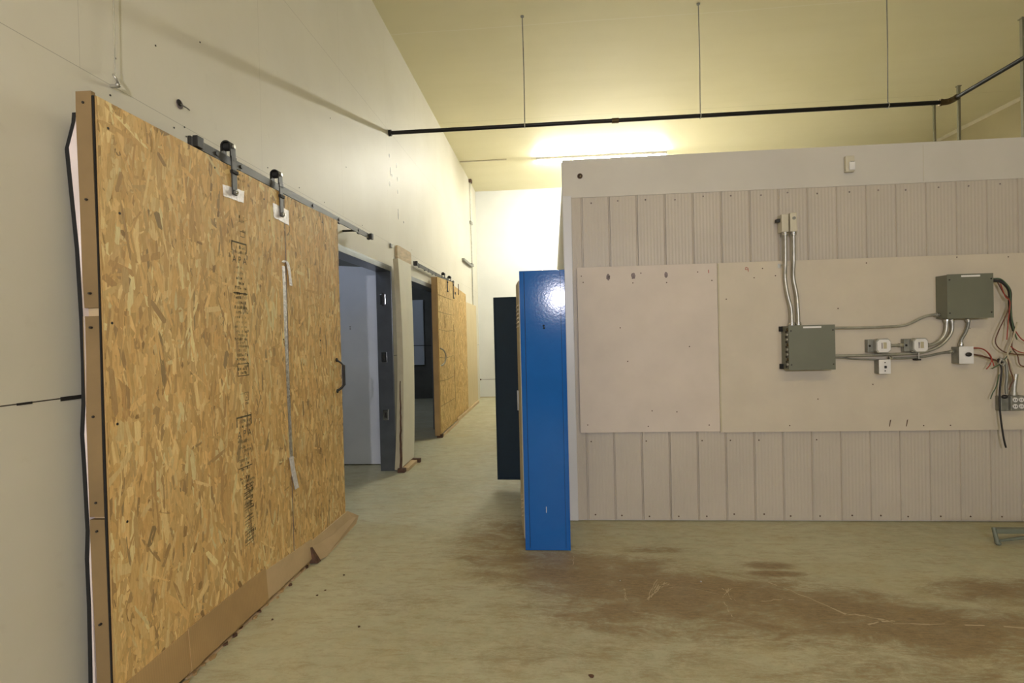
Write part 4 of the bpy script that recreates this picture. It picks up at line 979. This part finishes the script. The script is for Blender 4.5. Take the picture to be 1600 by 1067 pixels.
# ------------------------------------------------------------------ bits on the left wall
t = thing('wall_conduit', 'thin vertical conduit on the far end of the left wall', 'conduit', (WX+.02, 11.2, 1.2))
o = MB(); o.cyl((WX+.022, 11.2, 1.52), (WX+.022, 11.2, HC-.001), .012, 'galv', 8); o.build('tube', 'galv', t)
for z in (3.85, 2.95): 
    o = MB(); o.box((WX+.0005, 11.1, z-.03), (WX+.045, 11.3, z+.03), 'galvdark', .003); o.build('clip', 'galvdark', t)
o = MB(); o.box((WX+.0005, 11.13, HC-.06), (WX+.06, 11.27, HC-.001), 'rust'); o.build('top_fitting', 'rust', t)
o = MB(); o.box((WX+.0005, 10.05, 2.885), (WX+.05, 11.09, 2.935), 'galvdark', .004); tag(o.build('wall_bracket', 'galvdark'), 'grey steel bracket arm beside the far vertical conduit', 'bracket')
for y, z, ry, rz in ((5.57, 3.38, .014, .022), (5.60, 3.22, .012, .05), (5.64, 3.19, .03, .014), (5.56, 3.07, .022, .03), (5.83, 3.355, .014, .028), (5.85, 3.21, .014, .03), (5.85, 3.07, .012, .035), (5.85, 2.80, .014, .05), (6.06, 2.77, .02, .012), (5.85, 2.86, .010, .02)):
    o = MB(); n = 10; o.prism([(y+ry*math.cos(2*PI*k/n)*rnd.uniform(.75, 1.1), z+rz*math.sin(2*PI*k/n)*rnd.uniform(.75, 1.1)) for k in range(n)], 'X', WX+.0004, WX+.0025, 'galvdark')
    tag(o.build('wall_anchor', 'galvdark'), 'small grey anchor or hole mark on the wall above the first doorway', 'wall mark', 'anchor marks above the first doorway')
o = MB(); o.cyl((WX+.0005, 2.34, 2.525), (WX+.004, 2.34, 2.525), .021, 'smudge', 16); o.cyl((WX+.004, 2.335, 2.528), (WX+.0055, 2.335, 2.528), .015, 'hole', 14); o.tube([(WX+.006, 2.34, 2.525), (WX+.02, 2.365, 2.516), (WX+.018, 2.385, 2.515)], .003, 'galvdark', 6)
tag(o.build('wall_hole', 'smudge'), 'round dark hole with a wire end in the left wall above the first door', 'hole')
nails = [(1.58, 2.86), (1.43, 1.52), (2.37, 2.43), (2.38, 2.39), (2.3, 2.40), (2.75, 2.44), (1.95, 2.39), (4.05, 3.16), (4.35, 2.87), (2.2, 2.72), (1.42, .62), (1.44, .85), (1.42, .42), (1.45, 2.25), (3.1, 2.47), (3.5, 2.46), (1.98, 2.55), (2.5, 2.9), (6.4, 2.5), (3.9, 2.46), (4.7, 2.45)]
s = MB()
for y, z in nails: s.cyl((WX+.0004, y, z), (WX+.002, y, z), .0042, 'screw', 8)
wall_o = bpy.data.objects['wall_left']; build_split(s, 'screw', 'screw', wall_o)
s = MB(); s.box((WX+.0004, 1.55, 1.2235), (WX+.002, 1.60, 1.231), 'hole'); s.box((WX+.0004, 1.70, 1.219), (WX+.003, 1.79, 1.233), 'hole'); build_split(s, 'gap', 'hole', wall_o)
s = MB()
for yy in (1.0,): s.box((-1.70, YB-.004, .418), (-1.30, YB-.001, .424), 'smudge')
s.ball((-1.69, YB-.006, .42), .018, 'rust', (1, .4, 1)); s.build('scuff', 'smudge', bpy.data.objects['wall_back'])
o = MB(); o.box((WX+.001, YB-.012, 0), (PX, YB-.001, .02), 'beige'); struct(o.build('baseboard_back', 'beige'))

# ------------------------------------------------------------------ metal foot at the right edge
t = thing('steel_foot_stand', 'grey-green steel foot of a stand lying on the floor at the right edge', 'stand', (3.0, 3.6, 0))
o = MB(); o.box((2.80, 3.58, .070), (3.60, 3.62, .100), 'footpaint', .004); o.build('crossbar', 'footpaint', t)
o = MB(); o.tube([(2.795, 3.60, .105), (2.797, 3.585, .05), (2.80, 3.575, .014)], [.012, .012, .016], 'footpaint', 8); o.ball((2.80, 3.572, .013), .017, 'footpaint', (1, 1, .75)); o.build('leg', 'footpaint', t)
o = MB(); o.tube([(2.81, 3.575, .028), (2.95, 3.58, .045), (3.2, 3.59, .07), (3.6, 3.6, .075)], [.008, .012, .014, .014], 'footpaint', 8); o.build('brace', 'footpaint', t)
o = MB(); o.tube([(3.595, 3.60, .10), (3.595, 3.60, .014)], .014, 'footpaint', 8); o.build('leg', 'footpaint', t)
# crumbs on the floor
for i, (x, y, r) in enumerate(((.125, 2.17, .012), (-1.33, 2.80, .007), (-1.31, 2.86, .006), (-1.28, 3.05, .007), (-1.45, 2.55, .006), (-.98, 2.5, .007), (.80, 3.02, .005), (.35, 3.02, .004))):
    o = MB(); n = 7; o.prism([(x+r*math.cos(2*PI*k/n)*rnd.uniform(.6, 1.2), y+r*math.sin(2*PI*k/n)*rnd.uniform(.6, 1.2)) for k in range(n)], 'Z', .0005, .004, 'woodedge' if i < 6 else 'trim')
    tag(o.build('debris_chip', 'woodedge'), 'tiny dark chip of debris lying on the concrete floor' if i < 6 else 'tiny white chip lying in the dirt before the locker', 'debris', 'dark chips on the floor' if i < 6 else 'white chips on the floor')
for k in range(16):
    y = 2.02+k*.075+rnd.uniform(-.02, .02); x = -1.555+rnd.uniform(-.01, .018); L = rnd.uniform(.012, .028)
    o = MB(); n = 6; o.prism([(x+L*.6*math.cos(2*PI*j/n)*rnd.uniform(.5, 1.2), y+L*math.sin(2*PI*j/n)*rnd.uniform(.5, 1.2)) for j in range(n)], 'Z', .0005, .006+rnd.uniform(0, .006), rnd.choice(('card', 'woodedge', 'card_pale')))
    tag(o.build('cardboard_scrap', 'card'), 'torn cardboard scrap on the floor along the bottom of the near sliding door', 'debris', 'scraps along the near sliding door')
